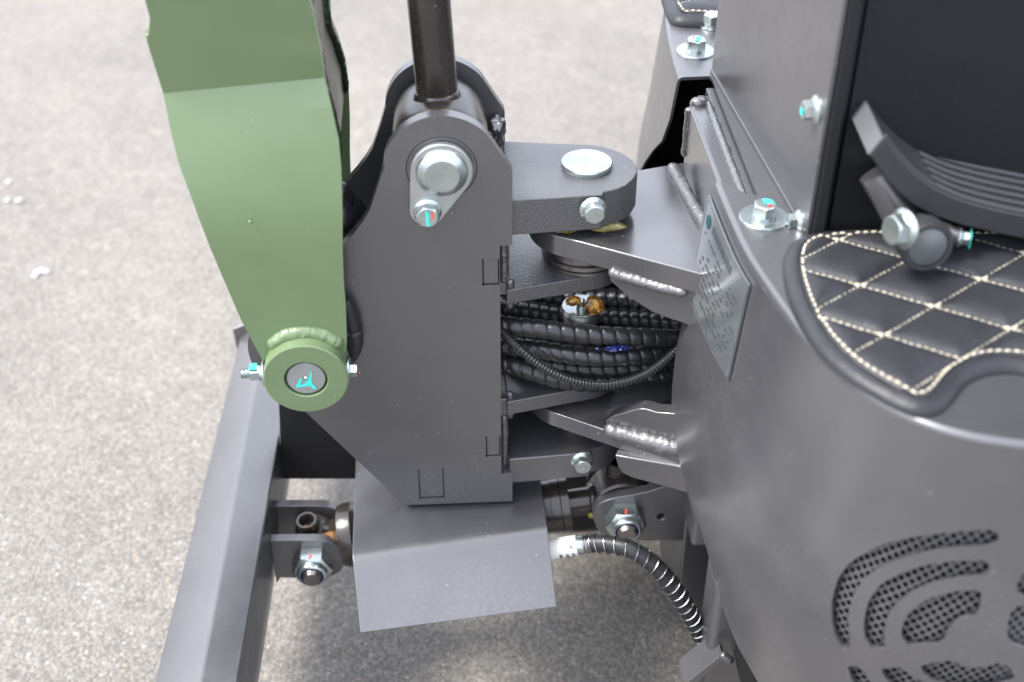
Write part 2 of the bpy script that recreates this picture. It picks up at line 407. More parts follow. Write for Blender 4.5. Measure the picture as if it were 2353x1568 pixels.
def plate(outer, holes, fmap, vec):
    """flat plate with holes, extruded by vec"""
    vs, fs = cdt(outer, holes); vec = Vector(vec); n = len(vs)
    P = [Vector(fmap(v.x, v.y)) for v in vs]; F = [list(f) for f in fs]+[[i+n for i in reversed(f)] for f in fs]
    cnt = {}
    for f in fs:
        for i in range(len(f)):
            a, b = f[i], f[(i+1) % len(f)]; cnt[(a, b)] = 1
    for (a, b) in cnt:
        if (b, a) not in cnt: F.append([b, a, a+n, b+n])
    me = mesh(P+[p+vec for p in P], F)
    bm = bmesh.new(); bm.from_mesh(me); bmesh.ops.dissolve_limit(bm, angle_limit=0.01, verts=bm.verts, edges=bm.edges); bm.to_mesh(me); bm.free(); return me
def spiral_hose(path, r=0.0085, pitch=0.0082, seg=26, phase=0.0, lump=0.15):
    path = catmull(path, 10)
    def rf(s, th):
        k = ((s/pitch)-th/(2*math.pi)+phase) % 1.0
        return r*(1.02-lump*(abs(2*k-1)**4) - 0.07*(1-k))
    return tube(path, rf, seg, step=pitch/12)
def text_mesh(body, size, o, xdir, ydir, thick=0.0002):
    cu = bpy.data.curves.new('t', 'FONT'); cu.body = body; cu.size = size; cu.align_x = 'CENTER'; cu.align_y = 'CENTER'; cu.extrude = thick; cu.resolution_u = 3
    ob = bpy.data.objects.new('t', cu); COL.objects.link(ob)
    dg = bpy.context.evaluated_depsgraph_get(); me = bpy.data.meshes.new_from_object(ob.evaluated_get(dg))
    bpy.data.objects.remove(ob); bpy.data.curves.remove(cu); me.materials.clear()
    x = Vector(xdir).normalized(); y = Vector(ydir).normalized(); zz = x.cross(y)
    M = Matrix((x, y, zz)).transposed().to_4x4(); M.translation = Vector(o); me.transform(M); return me

# ================================================================== SETTING
g = link('ground', mesh([(-60, -40, -H), (60, -40, -H), (60, 90, -H), (-60, 90, -H)], [[0, 1, 2, 3]]), 'asphalt', flat=True)
g['kind'] = 'structure'

# ================================================================== EXCAVATOR BODY (floor, skirt panel, console, tongues)
ZF = 0.16                                     # height of the floor plate
body = root('mini_excavator', (0.30, 0.05, -0.30), 'dark grey sheet metal excavator body with rounded skirt, floor plate and upright console', 'excavator')
# plan of the skirt: far corner -> straight front -> near rounded corner -> near side
plan_pts = [(0.60, 0.455), (0.40, 0.452), (0.28, 0.438), (0.215, 0.405), (0.180, 0.355), (0.164, 0.29), (0.1565, 0.20), (0.1545, 0.10), (0.1535, 0.0), (0.1545, -0.07), (0.157, -0.12), (0.1635, -0.165),
            (0.172, -0.208), (0.184, -0.247), (0.2025, -0.283), (0.232, -0.312), (0.272, -0.3285), (0.33, -0.338), (0.42, -0.342), (0.60, -0.343)]
plan, PLEN = resample([Vector((p.x, p.y, 0)) for p in catmull([(x, y, 0) for x, y in plan_pts], 12)], 0.004)
PST = PLEN/(len(plan)-1)
def plan_at(s):
    i = max(0.0, min(len(plan)-1.001, s/PST)); k = int(i); f = i-k
    p = plan[k].lerp(plan[k+1], f)
    t0 = (plan[min(k+2, len(plan)-1)]-plan[max(k-1, 0)]).normalized()
    return p, Vector((t0.y, -t0.x, 0))*-1 if False else Vector((t0.y, -t0.x, 0))
def s_of_y(y):                                # on the front and the near side, y falls with s
    return min(((abs(p.y-y), i) for i, p in enumerate(plan)))[1]*PST
# outward normal: to the left on the front
_s = s_of_y(0.05); _sgn = 1 if plan_at(_s)[1].x < 0 else -1
PROF = [(0.16, 0.0), (0.13, 0.0035), (0.058, 0.0105), (0.02, 0.0165), (-0.02, 0.0185), (-0.06, 0.0165), (-0.10, 0.0125), (-0.14, 0.004), (-0.20, -0.012), (-0.30, -0.04)]
def prof(z):
    for (z0, o0), (z1, o1) in zip(PROF, PROF[1:]):
        if z >= z1:
            t = (z0-z)/(z0-z1); t = max(0.0, t); return o0+(o1-o0)*t
    return PROF[-1][1]
def prof_s(z): return (prof(z+0.015)+2*prof(z)+prof(z-0.015))/4
RF = 0.0045
S_CUT = s_of_y(-0.018); S_CUTF = s_of_y(0.161)
def skirt(s, z, off=0.0):
    p, n = plan_at(s); n = n*_sgn
    o = prof_s(min(z, ZF-0.016)) if z < ZF-0.016 else prof_s(ZF-0.016)*max(0, (ZF-z))/0.016
    # shallow dents at the free lower corner of the sheet
    d = (s-S_CUT)
    o += -0.0035*math.exp(-((d-0.012)/0.035)**2-((z+0.118)/0.022)**2) + 0.0022*math.exp(-((d-0.03)/0.05)**2-((z+0.080)/0.03)**2)
    o += -0.0030*math.exp(-((d-0.055)/0.05)**2-((z+0.155)/0.03)**2)
    if z > ZF-RF:                             # rounded fold at the top
        th = math.acos(max(-1, min(1, (z-(ZF-RF))/RF))); o = -RF+RF*math.sin(th)
    return Vector((p.x, p.y, z))+n*(o+off)
_grid = None
def skirt_hit(px, py):
    global _grid
    if _grid is None:
        _grid = []
        s = s_of_y(0.30)
        while s < PLEN*0.97:
            z = ZF-0.006
            while z > -0.40:
                _grid.append((s, z, proj(skirt(s, z)))); z -= 0.012
            s += 0.008
    best = None
    for s, z, q in _grid:
        d = (q[0]-px)**2+(q[1]-py)**2
        if best is None or d < best[0]: best = (d, s, z)
    _, s, z = best
    for _ in range(8):
        q = proj(skirt(s, z)); a = proj(skirt(s+1e-4, z)); b = proj(skirt(s, z-1e-4))
        J = Matrix((((a[0]-q[0])/1e-4, (b[0]-q[0])/-1e-4), ((a[1]-q[1])/1e-4, (b[1]-q[1])/-1e-4)))
        try: dlt = J.inverted() @ Vector((px-q[0], py-q[1]))
        except ValueError: break
        s += max(-0.02, min(0.02, dlt.x)); z += max(-0.02, min(0.02, dlt.y))
    return s, z
# vent slots: rounded bands cut out of the near side
def band(cx_px, outer_pts, inner_pts):
    pts = catmull(outer_pts, 4)+list(reversed(catmull(inner_pts, 4)))
    ar = sum(pts[i-1].x*pts[i].y-pts[i].x*pts[i-1].y for i in range(len(pts))); sg = 1 if ar > 0 else -1; wide = []
    for i, q in enumerate(pts):
        t = (pts[(i+1) % len(pts)]-pts[i-1]).normalized(); wide.append(q+Vector((t.y, -t.x, 0))*sg*3.2)
    pts = wide
    return [skirt_hit(p.x, p.y) for p in pts]
V3 = lambda L: [(a, b, 0) for a, b in L]
vents_px = [
    (V3([(1935, 1484), (1919, 1450), (1914, 1400), (1924, 1345), (1952, 1300), (2000, 1268), (2060, 1246), (2130, 1234), (2200, 1226), (2270, 1222), (2290, 1227)]),
     V3([(1953, 1484), (1947, 1450), (1948, 1405), (1962, 1360), (1990, 1322), (2035, 1294), (2085, 1276), (2140, 1264), (2205, 1256), (2270, 1252), (2292, 1242)])),
    (V3([(2004, 1486), (1990, 1460), (1989, 1425), (1999, 1385), (2024, 1350), (2060, 1325), (2110, 1307), (2165, 1297), (2225, 1292), (2265, 1293)]),
     V3([(2030, 1488), (2029, 1460), (2036, 1420), (2055, 1388), (2088, 1362), (2130, 1342), (2180, 1330), (2225, 1323), (2258, 1320), (2272, 1306)])),
    (V3([(2088, 1480), (2075, 1460), (2080, 1430), (2100, 1404), (2135, 1380), (2180, 1366), (2225, 1360), (2252, 1362)]),
     V3([(2150, 1478), (2165, 1471), (2174, 1450), (2188, 1432), (2205, 1420), (2225, 1414), (2240, 1412), (2249, 1398)])),
    (V3([(1950, 1535), (1965, 1570), (1995, 1610), (2030, 1640), (2090, 1668), (2160, 1680), (2230, 1685)]),
     V3([(1968, 1534), (1985, 1548), (2010, 1585), (2045, 1612), (2100, 1635), (2160, 1648), (2230, 1654)])),
    (V3([(2028, 1540), (2040, 1560), (2065, 1585), (2100, 1605), (2150, 1620), (2230, 1630)]),
     V3([(2062, 1536), (2085, 1550), (2110, 1566), (2150, 1580), (2190, 1590), (2230, 1596)])),
    (V3([(2118, 1534), (2130, 1550), (2155, 1566), (2185, 1574), (2215, 1578), (2245, 1578), (2285, 1574), (2330, 1562)]),
     V3([(2150, 1526), (2185, 1522), (2205, 1532), (2225, 1537), (2250, 1537), (2275, 1534), (2295, 1528), (2318, 1536)])),
    (V3([(2318, 1462), (2322, 1420), (2334, 1402), (2352, 1396), (2420, 1440), (2425, 1510)]),
     V3([(2330, 1478), (2345, 1484), (2356, 1490), (2372, 1500), (2385, 1510), (2400, 1520)])),
    (V3([(2340, 1356), (2346, 1330), (2380, 1310), (2420, 1320), (2440, 1360)]),
     V3([(2348, 1368), (2365, 1368), (2385, 1375), (2400, 1385), (2420, 1395)])),
]
vents = [band(0, a, b) for a, b in vents_px]
bot_px = [(1548, 1000), (1553, 1045), (1565, 1086), (1575, 1120), (1588, 1155), (1606, 1205), (1626, 1270), (1645, 1345), (1668, 1420), (1695, 1485), (1740, 1565)]
bot = [skirt_hit(*p) for p in bot_px[2:]]
bot[0] = (S_CUT+0.003, bot[0][1])
sl, zl = bot[-1]
outer = [(S_CUT, ZF)] + [(S_CUT, ZF-0.001*i) for i in (1, 2, 3, 4.5)] + [(S_CUT, z) for z in (0.12, 0.08, 0.04, 0.0, -0.04, -0.08, -0.11)] + bot + [(sl+0.05, zl-0.06), (PLEN*0.985, zl-0.09)]
top = []; s = PLEN*0.985
while s > S_CUT+0.004: top.append((s, ZF)); s -= 0.006
outer += top
# rows that resolve the fold
me = sheet(outer, vents, lambda s, z: skirt(s, z), step=(0.009, 0.009))
def refine_fold(me): pass
# a separate strip for the fold keeps it smooth
rows = [i*RF/6 for i in range(7)]
def fold_strip(s0, s1):
    V = []; F = []; n = int((s1-s0)/0.004); m = len(rows)
    for i in range(n+1):
        s = s0+(s1-s0)*i/n
        for k in range(m):
            th = math.pi/2*k/(m-1); p, nn = plan_at(s); nn = nn*_sgn
            V.append(Vector((p.x, p.y, ZF-RF+RF*math.cos(th)))+nn*(-RF+RF*math.sin(th)))
    for i in range(n):
        for k in range(m-1): F.append([i*m+k, (i+1)*m+k, (i+1)*m+k+1, i*m+k+1])
    return mesh(V, F)
bpy.data.meshes.remove(me)
outer2 = [(a, min(b, ZF-RF)) for a, b in outer]
seen = []; 
for p in outer2:
    if not seen or (abs(p[0]-seen[-1][0])+abs(p[1]-seen[-1][1])) > 1e-5: seen.append(p)
me = sheet(seen, vents, lambda s, z: skirt(s, z), step=(0.009, 0.009))
skirt_o = link('skirt_panel', join(me, fold_strip(S_CUT, PLEN*0.985)), 'grey_paint', body, solid=0.0025, soffset=-1, angle=60)
# far skirt with its cut-away edge
farcut = [skirt_hit(*p) for p in [(1557, 205), (1550, 250), (1542, 292), (1520, 325), (1500, 346), (1482, 372), (1468, 398), (1462, 440)]]
outf = [(S_CUTF, ZF-RF)] + [(min(a, S_CUTF), b) for a, b in farcut]
sfar = min(a for a, b in outf)-0.02
outf = outf + [(sfar, -0.18), (0.03, -0.18), (0.03, ZF-RF)]
s = 0.04
while s < S_CUTF-0.004: outf.append((s, ZF-RF)); s += 0.006
me = sheet(outf, [], lambda s, z: skirt(s, z), step=(0.010, 0.010))
link('skirt_panel', join(me, fold_strip(0.03, S_CUTF)), 'grey_paint', body, solid=0.0025, soffset=-1, angle=60)
# perforated mesh behind the vents (one part: holes too small to tell apart)
vs_ = [p for v in vents for p in v]; s0, s1 = min(p[0] for p in vs_)-0.004, max(p[0] for p in vs_)+0.004; z0, z1 = min(p[1] for p in vs_)-0.004, max(p[1] for p in vs_)+0.004
V = []; F = []; c = 0.0053
nI = int((s1-s0)/c)+2; nJ = int((z1-z0)/c)+2
for i in range(-nJ, nI*2):
    for j in range(-nI, nJ*2):
        cx = s0+(i+j)*c*0.60; cz = z0+(j-i)*c*0.72
        if not (s0 < cx < s1 and z0 < cz < z1): continue
        if not any(min(p[0] for p in v)-c < cx < max(p[0] for p in v)+c and min(p[1] for p in v)-c < cz < max(p[1] for p in v)+c for v in vents): continue
        b0 = len(V); w_, h_ = c*0.60, c*0.72
        for k in (1.0, 0.70):
            for dx, dz in ((w_, 0), (0, h_), (-w_, 0), (0, -h_)): V.append(skirt(cx+dx*k, cz+dz*k, -0.0048))
        for k in range(4): F.append([b0+k, b0+(k+1) % 4, b0+4+(k+1) % 4, b0+4+k])
me = mesh(V, F); link('vent_mesh', me, 'vent_paint', body, kind='stuff', flat=True)
# floor plate: outline in plan with the notch for the swing bracket
fl = []
s = 0.03
while s < S_CUTF: p, n = plan_at(s); fl.append(tuple((p-n*_sgn*RF).xy)); s += 0.006
p, n = plan_at(S_CUTF); fl.append(tuple((p-n*_sgn*RF).xy))
notch = [(0.1835, 0.1615)] + [(0.1845, 0.157), (0.1846, 0.150)] + [(0.1825, -0.042), (0.175, -0.040)]
fl += notch
p, n = plan_at(S_CUT); fl.append(tuple((p-n*_sgn*RF).xy))
s = S_CUT+0.004
while s < PLEN*0.985: p, n = plan_at(s); fl.append(tuple((p-n*_sgn*RF).xy)); s += 0.006
link('floor_plate', plate(fl, [], lambda x, y: (x, y, ZF), (0, 0, -0.003)), 'grey_paint', body, angle=30)
# black boards added inside to block light and keep the opening dark
link('inner_light_block', join(box(0.30, 0.305, -0.33, 0.44, -0.30, ZF-0.004), box(0.19, 0.30, 0.40, 0.405, -0.2, ZF-0.004)), 'black_paint', body)
link('belly_light_block', box(0.20, 0.85, -0.32, 0.44, -0.300, -0.292), 'black_paint', body)  # unseen pan added to stop light passing under the body
link('shade_block', box(0.03, 0.85, 0.186, 0.45, -0.415, -0.215), 'black_paint', body)  # black box added to darken the gap and the ground around it
link('shade_block', box(0.215, 0.85, -0.02, 0.186, -0.415, -0.215), 'black_paint', body)  # second added box, out of view, blocking light from the right
# strip beside the notch, raised rim of the console sole
link('sole_strip', prism([(0.1782, 0.150, 0.1545), (0.1862, 0.150, 0.1545), (0.1842, -0.060, 0.1545), (0.1768, -0.060, 0.1545)], (0, 0, -0.02)), 'grey_paint', body, bevel=0.001)
link('sole_rim', prism([(0.1852, 0.170, ZF), (0.1872, 0.170, ZF), (0.2055, -0.098, ZF), (0.2030, -0.098, ZF)], (0, 0, 0.0035)), 'grey_paint', body, bevel=0.0008)
# swing mounting block with welds
blk = prism([(0.1600, 0.130, 0.150), (0.1600, 0.130, -0.20), (0.1600, -0.055, -0.20), (0.1600, -0.055, 0.150)], (0.0176, 0, 0))
link('mounting_block', blk, 'gloss_grey_paint', body, bevel=0.003, seg=3)
link('mounting_cap', prism([(0.1612, 0.128, 0.1502), (0.1785, 0.140, 0.1502), (0.1777, -0.055, 0.1502), (0.1612, -0.055, 0.1502)], (0, 0, 0.0022)), 'gloss_grey_paint', body, bevel=0.001)
link('weld_bead', bead([(0.1755, 0.125, 0.153), (0.175, 0.06, 0.153), (0.1745, 0.0, 0.153), (0.174, -0.05, 0.153)], 0.0034, 0.005, 0.05, seed=3), 'gloss_grey_paint', body)
link('weld_bead', bead([(0.1615, 0.128, 0.150), (0.168, 0.124, 0.1535), (0.1745, 0.130, 0.152)], 0.0055, 0.007, 0.4, seed=9), 'gloss_grey_paint', body)
link('weld_bead', bead([(0.1605, 0.127, 0.10), (0.1605, 0.127, 0.148)], 0.0035, 0.005, 0.3, seed=2), 'gloss_grey_paint', body)
# upper tongue
PIN = (0.0643, 0.054)
def tongue(r, near, far, zt):
    a0 = math.degrees(math.atan2(near[1][1]-near[0][1], near[1][0]-near[0][0]))-90
    a1 = math.degrees(math.atan2(far[1][1]-far[0][1], far[1][0]-far[0][0]))+90
    pts = arc(PIN[0], PIN[1], r, a1, a0+360, 18)
    return [(x, y, zt) for x, y in pts]+[(near[1][0], near[1][1], zt), (0.165, near[1][1]-0.002, zt), (0.165, far[1][1], zt), (far[1][0], far[1][1], zt)]
ZT1 = 0.094
t1 = prism(tongue(0.0475, [(0.034, 0.007), (0.158, -0.055)], [(0.117, 0.108), (0.159, 0.128)], ZT1), (0, 0, -0.020))
link('swing_tongue', t1, 'gloss_grey_paint', body, bevel=0.0015)
wp = [QZ(x, y, ZT1+0.001) for x, y in [(1543, 381), (1560, 412), (1578, 445), (1596, 478), (1612, 505), (1640, 560)]]
link('weld_bead', bead(wp, 0.0054, 0.0050, 0.35, seed=5), 'weld_paint', body)
nd = Vector((0.124, -0.062, 0)).normalized(); nn_ = Vector((nd.y, -nd.x, 0))
def on_side(px, py, off):
    return hit(px, py, Vector((0.0343, 0.007, 0))+Vector((nd.y, -nd.x, 0))*off, Vector((nd.y, -nd.x, 0)))
gp = [on_side(*q, -0.006) for q in [(1400, 612), (1402, 646), (1440, 680), (1497, 717), (1530, 730), (1563, 741), (1620, 762), (1620, 640)]]
link('gusset', prism(gp, nn_*-0.012), 'grey_paint', body, bevel=0.001)
link('weld_bead', bead([on_side(*q, -0.004) for q in [(1398, 622), (1430, 634), (1470, 646), (1520, 660), (1580, 674)]], 0.0046, 0.0058, 0.35, seed=11), 'weld_paint', body)
# lower tongue
ZT2 = -0.093
nb = [QZ(1262, 982, ZT2), QZ(1570, 1060, ZT2)]
t2 = prism(tongue(0.0475, [(0.034, 0.007), (nb[1].x+0.02, nb[1].y-0.006)], [(0.117, 0.108), (0.159, 0.128)], ZT2), (0, 0, -0.016))
link('swing_tongue', t2, 'gloss_grey_paint', body, bevel=0.0015)
fd = (nb[1]-nb[0]).normalized(); fn = Vector((fd.y, -fd.x, 0))
def on_low(px, py, off): return hit(px, py, nb[0]+fn*off, fn)
fl2 = [on_low(*q, -0.016) for q in [(1392, 968), (1410, 956), (1465, 940), (1482, 940), (1510, 948), (1548, 951), (1600, 952), (1600, 1045), (1540, 1026), (1400, 992)]]
link('stiffener', prism(fl2, fn*-0.013), 'gloss_grey_paint', body, bevel=0.001)
link('weld_bead', bead([on_low(*q, -0.013)+Vector((0, 0, 0.001)) for q in [(1392, 978), (1410, 992), (1450, 1004), (1500, 1018), (1548, 1030), (1575, 1036)]], 0.0074, 0.0060, 0.06, seed=21), 'weld_paint', body)
gl = [on_low(*q, -0.004) for q in [(1412, 1046), (1420, 1075), (1430, 1088), (1450, 1098), (1500, 1112), (1582, 1135), (1640, 1150), (1640, 1100), (1560, 1072)]]
link('gusset', prism(gl, fn*-0.03), 'gloss_grey_paint', body, bevel=0.0015)
# cylinder clevis: near and far lug plates
YC = 0.0
cl = [QY(*q, YC) for q in [(1363, 1190), (1364, 1176), (1372, 1162), (1384, 1155), (1398, 1149), (1421, 1143), (1449, 1139), (1488, 1131), (1525, 1119), (1575, 1100), (1600, 1100), (1600, 1243), (1562, 1243), (1479, 1243), (1420, 1240), (1385, 1230), (1370, 1212)]]
hc = QY(1520, 1188, YC)
out2 = [(p.x, p.z) for p in cl]
link('clevis_plate', plate(out2, [circle(hc.x, hc.z, 0.0043, 20)], lambda x, z: (x, YC, z), (0, 0.010, 0)), 'grey_paint', body, bevel=0.0007)
link('clevis_plate', plate(out2, [], lambda x, z: (x, 0.052, z), (0, 0.010, 0)), 'grey_paint', body, bevel=0.0007)
V = []
link('thread', tube([(hc.x+0.0042*math.cos(t*0.5), 0.001+0.0012*t*0.5/6.283, hc.z+0.0042*math.sin(t*0.5)) for t in range(76)], 0.0005, 6), 'dark_steel', body)
# lower frame posts under the skirt
fx = QY(1575, 1180, YC).x
link('frame_post', box(fx, fx+0.05, -0.002, 0.10, -0.36, -0.10), 'grey_paint', body, bevel=0.003)
pe = [QY(1555, 1240, 0.045), QY(1592, 1410, 0.045), QY(1600, 1600, 0.045)]
link('frame_plate', prism([(pe[0].x, 0.045, pe[0].z+0.05), (pe[0].x, 0.045, pe[0].z), (pe[1].x-0.004, 0.045, -0.36), (fx+0.05, 0.045, -0.36), (fx+0.05, 0.045, pe[0].z+0.05)], (0, 0.012, 0)), 'grey_paint', body, bevel=0.001)
YP = -0.10
a_ = QY(1630, 1480, YP); b_ = QY(1712, 1480, YP)
link('frame_post', box(a_.x, b_.x+0.01, YP, YP+0.045, -0.40, QY(1655, 1350, YP).z), 'grey_paint', body, bevel=0.007, seg=5)
d0, d1 = QY(1648, 1512, YP-0.012), QY(1570, 1580, YP-0.012)
link('brace_bar', prism([d0+Vector((0.004, 0, 0.004)), d1+Vector((0, 0, 0.003)), d1+Vector((0.004, 0, -0.006)), d0+Vector((0.008, 0, -0.003))], (0, 0.03, 0)), 'grey_paint', body, bevel=0.001)
link('weld_bead', bead([d0+Vector((0.002, 0.0, 0.006)), d0+Vector((0.008, -0.002, 0.002)), d0+Vector((0.014, -0.002, -0.004))], 0.004, 0.004, 0.3, seed=31), 'grey_paint', body)
# console: grey front sheet, corner channel, black side panel
ce = Vector((0.2045, -0.100))
cf = Vector((0.1865, 0.170))
link('console_front', prism([(cf.x, cf.y, ZF), (ce.x, ce.y, ZF), (ce.x, ce.y, 0.75), (cf.x, cf.y, 0.75)], (0.003, 0, 0)), 'grey_paint', body, bevel=0.0006)
link('corner_post', prism([(ce.x+0.0035, ce.y-0.002, ZF), (ce.x+0.012, ce.y-0.004, ZF), (ce.x+0.020, ce.y+0.012, ZF), (ce.x+0.0032, ce.y+0.012, ZF)], (0, 0, 0.59)), 'black_panel', body, bevel=0.002)
link('console_side', prism([(ce.x+0.0165, ce.y+0.001, ZF), (0.80, ce.y+0.030, ZF), (0.80, ce.y+0.030, 0.75), (ce.x+0.0165, ce.y+0.001, 0.75)], (0, 0.004, 0)), 'black_panel', body)
for px, py, af in [(1876, 252, 0.0125), (1838, 508, 0.0105)]:
    fdir = (ce-cf).normalized(); nrm = Vector((fdir.y, -fdir.x, 0)); 
    if nrm.x > 0: nrm = -nrm
    p = hit(px, py, (ce.x, ce.y, 0), nrm)
    bolt(body, p, nrm, af, 0.007, flange=af*0.8, teal=[(-0.003, -0.003), (0.003, -0.003), (0.003, 0.001), (-0.003, 0.001)] if py < 300 else None)
link('gap_darkener', box(-0.004, 0.185, 0.150, 0.154, -0.12, 0.045), 'black_paint', body)  # black plate added behind the hoses so the gaps look dark
# floor bolts with broad washers
up = (0, 0, 1)
bolt(body, QZ(1598, 120, ZF), up, 0.0155, 0.0085, washer=0.0172, spring=True, wt=0.0022, rot=0.5, teal=[(-0.004, 0.001), (0.006, -0.003), (0.006, 0.001), (-0.003, 0.005)], red=[(-0.006, -0.002), (-0.002, -0.003), (-0.002, -0.002), (-0.006, -0.001)])
bolt(body, QZ(1636, 62, ZF), up, 0.0155, 0.0085, washer=0.0115, spring=True, wt=0.0022, rot=0.15)
bolt(body, QZ(1755, 503, ZF), up, 0.0155, 0.0085, washer=0.0180, spring=True, wt=0.0022, rot=0.35, teal=[(-0.006, -0.001), (0.001, -0.001), (0.002, 0.006), (-0.004, 0.005)], red=[(0.002, 0.001), (0.004, 0.001), (0.005, 0.004), (0.003, 0.004)])
# rating plate on the front of the skirt
dc = [skirt_hit(*q) for q in [(1634, 447), (1726, 652), (1678, 865), (1586, 668)]]
du = 0.0018
def dpt(u, v, off):      # u along, v down
    a = (dc[0][0]*(1-u)+dc[1][0]*u, dc[0][1]*(1-u)+dc[1][1]*u); b = (dc[3][0]*(1-u)+dc[2][0]*u, dc[3][1]*(1-u)+dc[2][1]*u)
    return skirt(a[0]*(1-v)+b[0]*v+0.0015, a[1]*(1-v)+b[1]*v, off)
def dquad(u0, u1, v0, v1, off, nu=3, nv=2):
    V = []; F = []
    for i in range(nu+1):
        for j in range(nv+1): V.append(dpt(u0+(u1-u0)*i/nu, v0+(v1-v0)*j/nv, off))
    for i in range(nu):
        for j in range(nv): F.append([i*(nv+1)+j, (i+1)*(nv+1)+j, (i+1)*(nv+1)+j+1, i*(nv+1)+j+1])
    return V, F
V, F = dquad(0, 1, 0, 1, du, 12, 10)
dp = link('rating_plate', mesh(V, F), 'plate_metal', body, solid=0.0012, soffset=0, angle=50)
dp['label'] = 'silver metal rating plate with rows of dark print'
fr = [(0, 1, 0, 0.018), (0, 1, 0.982, 1), (0, 0.016, 0.018, 0.982), (0.984, 1, 0.018, 0.982)]
link('plate_rim', join(*[mesh(*dquad(*q, du+0.0012, 12, 10)) for q in fr]), 'zinc_dull', dp, angle=50)
pr = []; rnd = random.Random(3)
for r_ in range(9):
    v = 0.27+r_*0.072; u = 0.10
    while u < 0.90:
        L_ = rnd.choice([0.02, 0.03, 0.05, 0.08]); 
        if rnd.random() < 0.66 and u+L_ < 0.93: pr.append(dquad(u, u+L_, v, v+0.022, du+0.0010, 2, 1))
        u += L_+rnd.choice([0.012, 0.02, 0.05])
u = 0.24
for k in range(9): pr.append(dquad(u, u+0.035, 0.10, 0.175, du+0.0010, 2, 1)); u += 0.055
link('print', join(*[mesh(*q) for q in pr]), 'print_ink', dp, kind='stuff', flat=True)
el = [dpt(0.13+0.055*math.cos(t*0.3142), 0.16+0.06*math.sin(t*0.3142), du+0.0011) for t in range(20)]
link('emblem', mesh(el, [list(range(20))]), 'logo_ink', dp, flat=True)

# ================================================================== SWING BRACKET
br = root('swing_bracket', (-0.09, 0.05, -0.19), 'dark grey welded swing bracket with two cheek plates and four ears', 'bracket')
PC = (-0.0538, 0.1674)            # cylinder pin
HC = (-0.1700, 0.0000)            # boom foot pin
pxs = [(884, 372), (877, 400), (866, 436), (849, 484), (832, 512), (812, 538), (791, 561)]
left = [(QY(*q, 0).x, QY(*q, 0).z) for q in pxs]
chk = arc(PC[0], PC[1], 0.0445, 36, 184, 22) + left + [(-0.150, 0.081), (-0.172, 0.066), (-0.190, 0.050)] + arc(HC[0], HC[1], 0.0505, 122, 214, 14)
d0 = QY(700, 945, 0); d1 = QY(930, 1161, 0)
chk += [(d0.x-0.012, d0.z+0.0175), (d1.x, d1.z), (0.0004, -0.1862), (0.0004, -0.1515), (-0.0097, -0.1515), (-0.0097, 0.0957), (0.0003, 0.0957), (0.0003, 0.1630)]
def rect(px0, px1, py0, py1):
    a, b = QY(px0, py0, 0), QY(px1, py1, 0); return (a.x, b.x, b.z, a.z)
tabs = [rect(1110, 1149, 599, 653), rect(1118, 1152, 1006, 1047), rect(962, 1020, 1081, 1143)]
def rectpts(t, g): return fillet([(t[0]-g, t[2]-g), (t[1]+g, t[2]-g), (t[1]+g, t[3]+g), (t[0]-g, t[3]+g)], 0)
tabs[0] = (tabs[0][0], -0.0110, tabs[0][2], tabs[0][3]); tabs[1] = (tabs[1][0], -0.0110, tabs[1][2], tabs[1][3])
holes = [circle(PC[0], PC[1], 0.0272, 40)] + [rectpts(t, 0.0007) for t in tabs] + [circle(t[i], t[j], 0.0013, 10) for t in tabs for i in (0, 1) for j in (2, 3) if not (i == 1 and t[1] > -0.0115)]
TY = 0.010
link('cheek_plate', plate(chk, holes, lambda x, z: (x, 0, z), (0, TY, 0)), 'grey_paint', br, bevel=0.0010)
link('cheek_plate', plate(chk, [circle(PC[0], PC[1], 0.0272, 40)], lambda x, z: (x, 0.100, z), (0, TY, 0)), 'grey_paint', br, bevel=0.0010)
for t in tabs: link('tab', box(t[0]+0.0002, t[1]-0.0001, 0.0011, 0.012, t[2]+0.0002, t[3]-0.0001), 'grey_paint', br, bevel=0.0004)
link('pin_bush', lathe((PC[0], 0.0003, PC[1]), (0, 1, 0), [(0, 0), (0.0266, 0), (0.0266, 0.0095), (0, 0.0095)], 48), 'grey_paint', br, angle=40)
link('pin_bush', lathe((PC[0], 0.1005, PC[1]), (0, 1, 0), [(0, 0), (0.0266, 0), (0.0266, 0.0095), (0, 0.0095)], 48), 'grey_paint', br, angle=40)
# webs between the cheeks, ears
link('web_plate', box(-0.0160, -0.0015, 0.0105, 0.0995, 0.040, 0.1345), 'grey_paint', br, bevel=0.001)
link('web_plate', box(-0.0160, -0.0035, 0.0105, 0.0995, -0.1660, -0.0720), 'grey_paint', br, bevel=0.001)
link('bottom_plate', box(-0.0990, -0.0020, 0.0105, 0.0995, -0.1850, -0.1700), 'grey_paint', br, bevel=0.001)
ear1 = [QZ(*q, 0.135) for q in [(1178, 461), (1300, 453), (1386, 447), (1387, 441), (1415, 435), (1438, 426), (1455, 412), (1465, 396), (1463, 382), (1453, 368), (1438, 356), (1418, 347), (1390, 338), (1361, 333), (1164, 324)]]
e_top = [(p.x, p.y) for p in ear1]
e_top = [(-0.002, e_top[0][1])] + e_top[1:-1] + [(-0.002, e_top[-1][1])]
link('ear', prism([(x, y, 0.1351) for x, y in e_top], (0, 0, -0.0325)), 'rough_grey_paint', br, bevel=0.0012)
link('ear', prism([(x, y, -0.1373) for x, y in e_top], (0, 0, -0.0297)), 'grey_paint', br, bevel=0.0012)
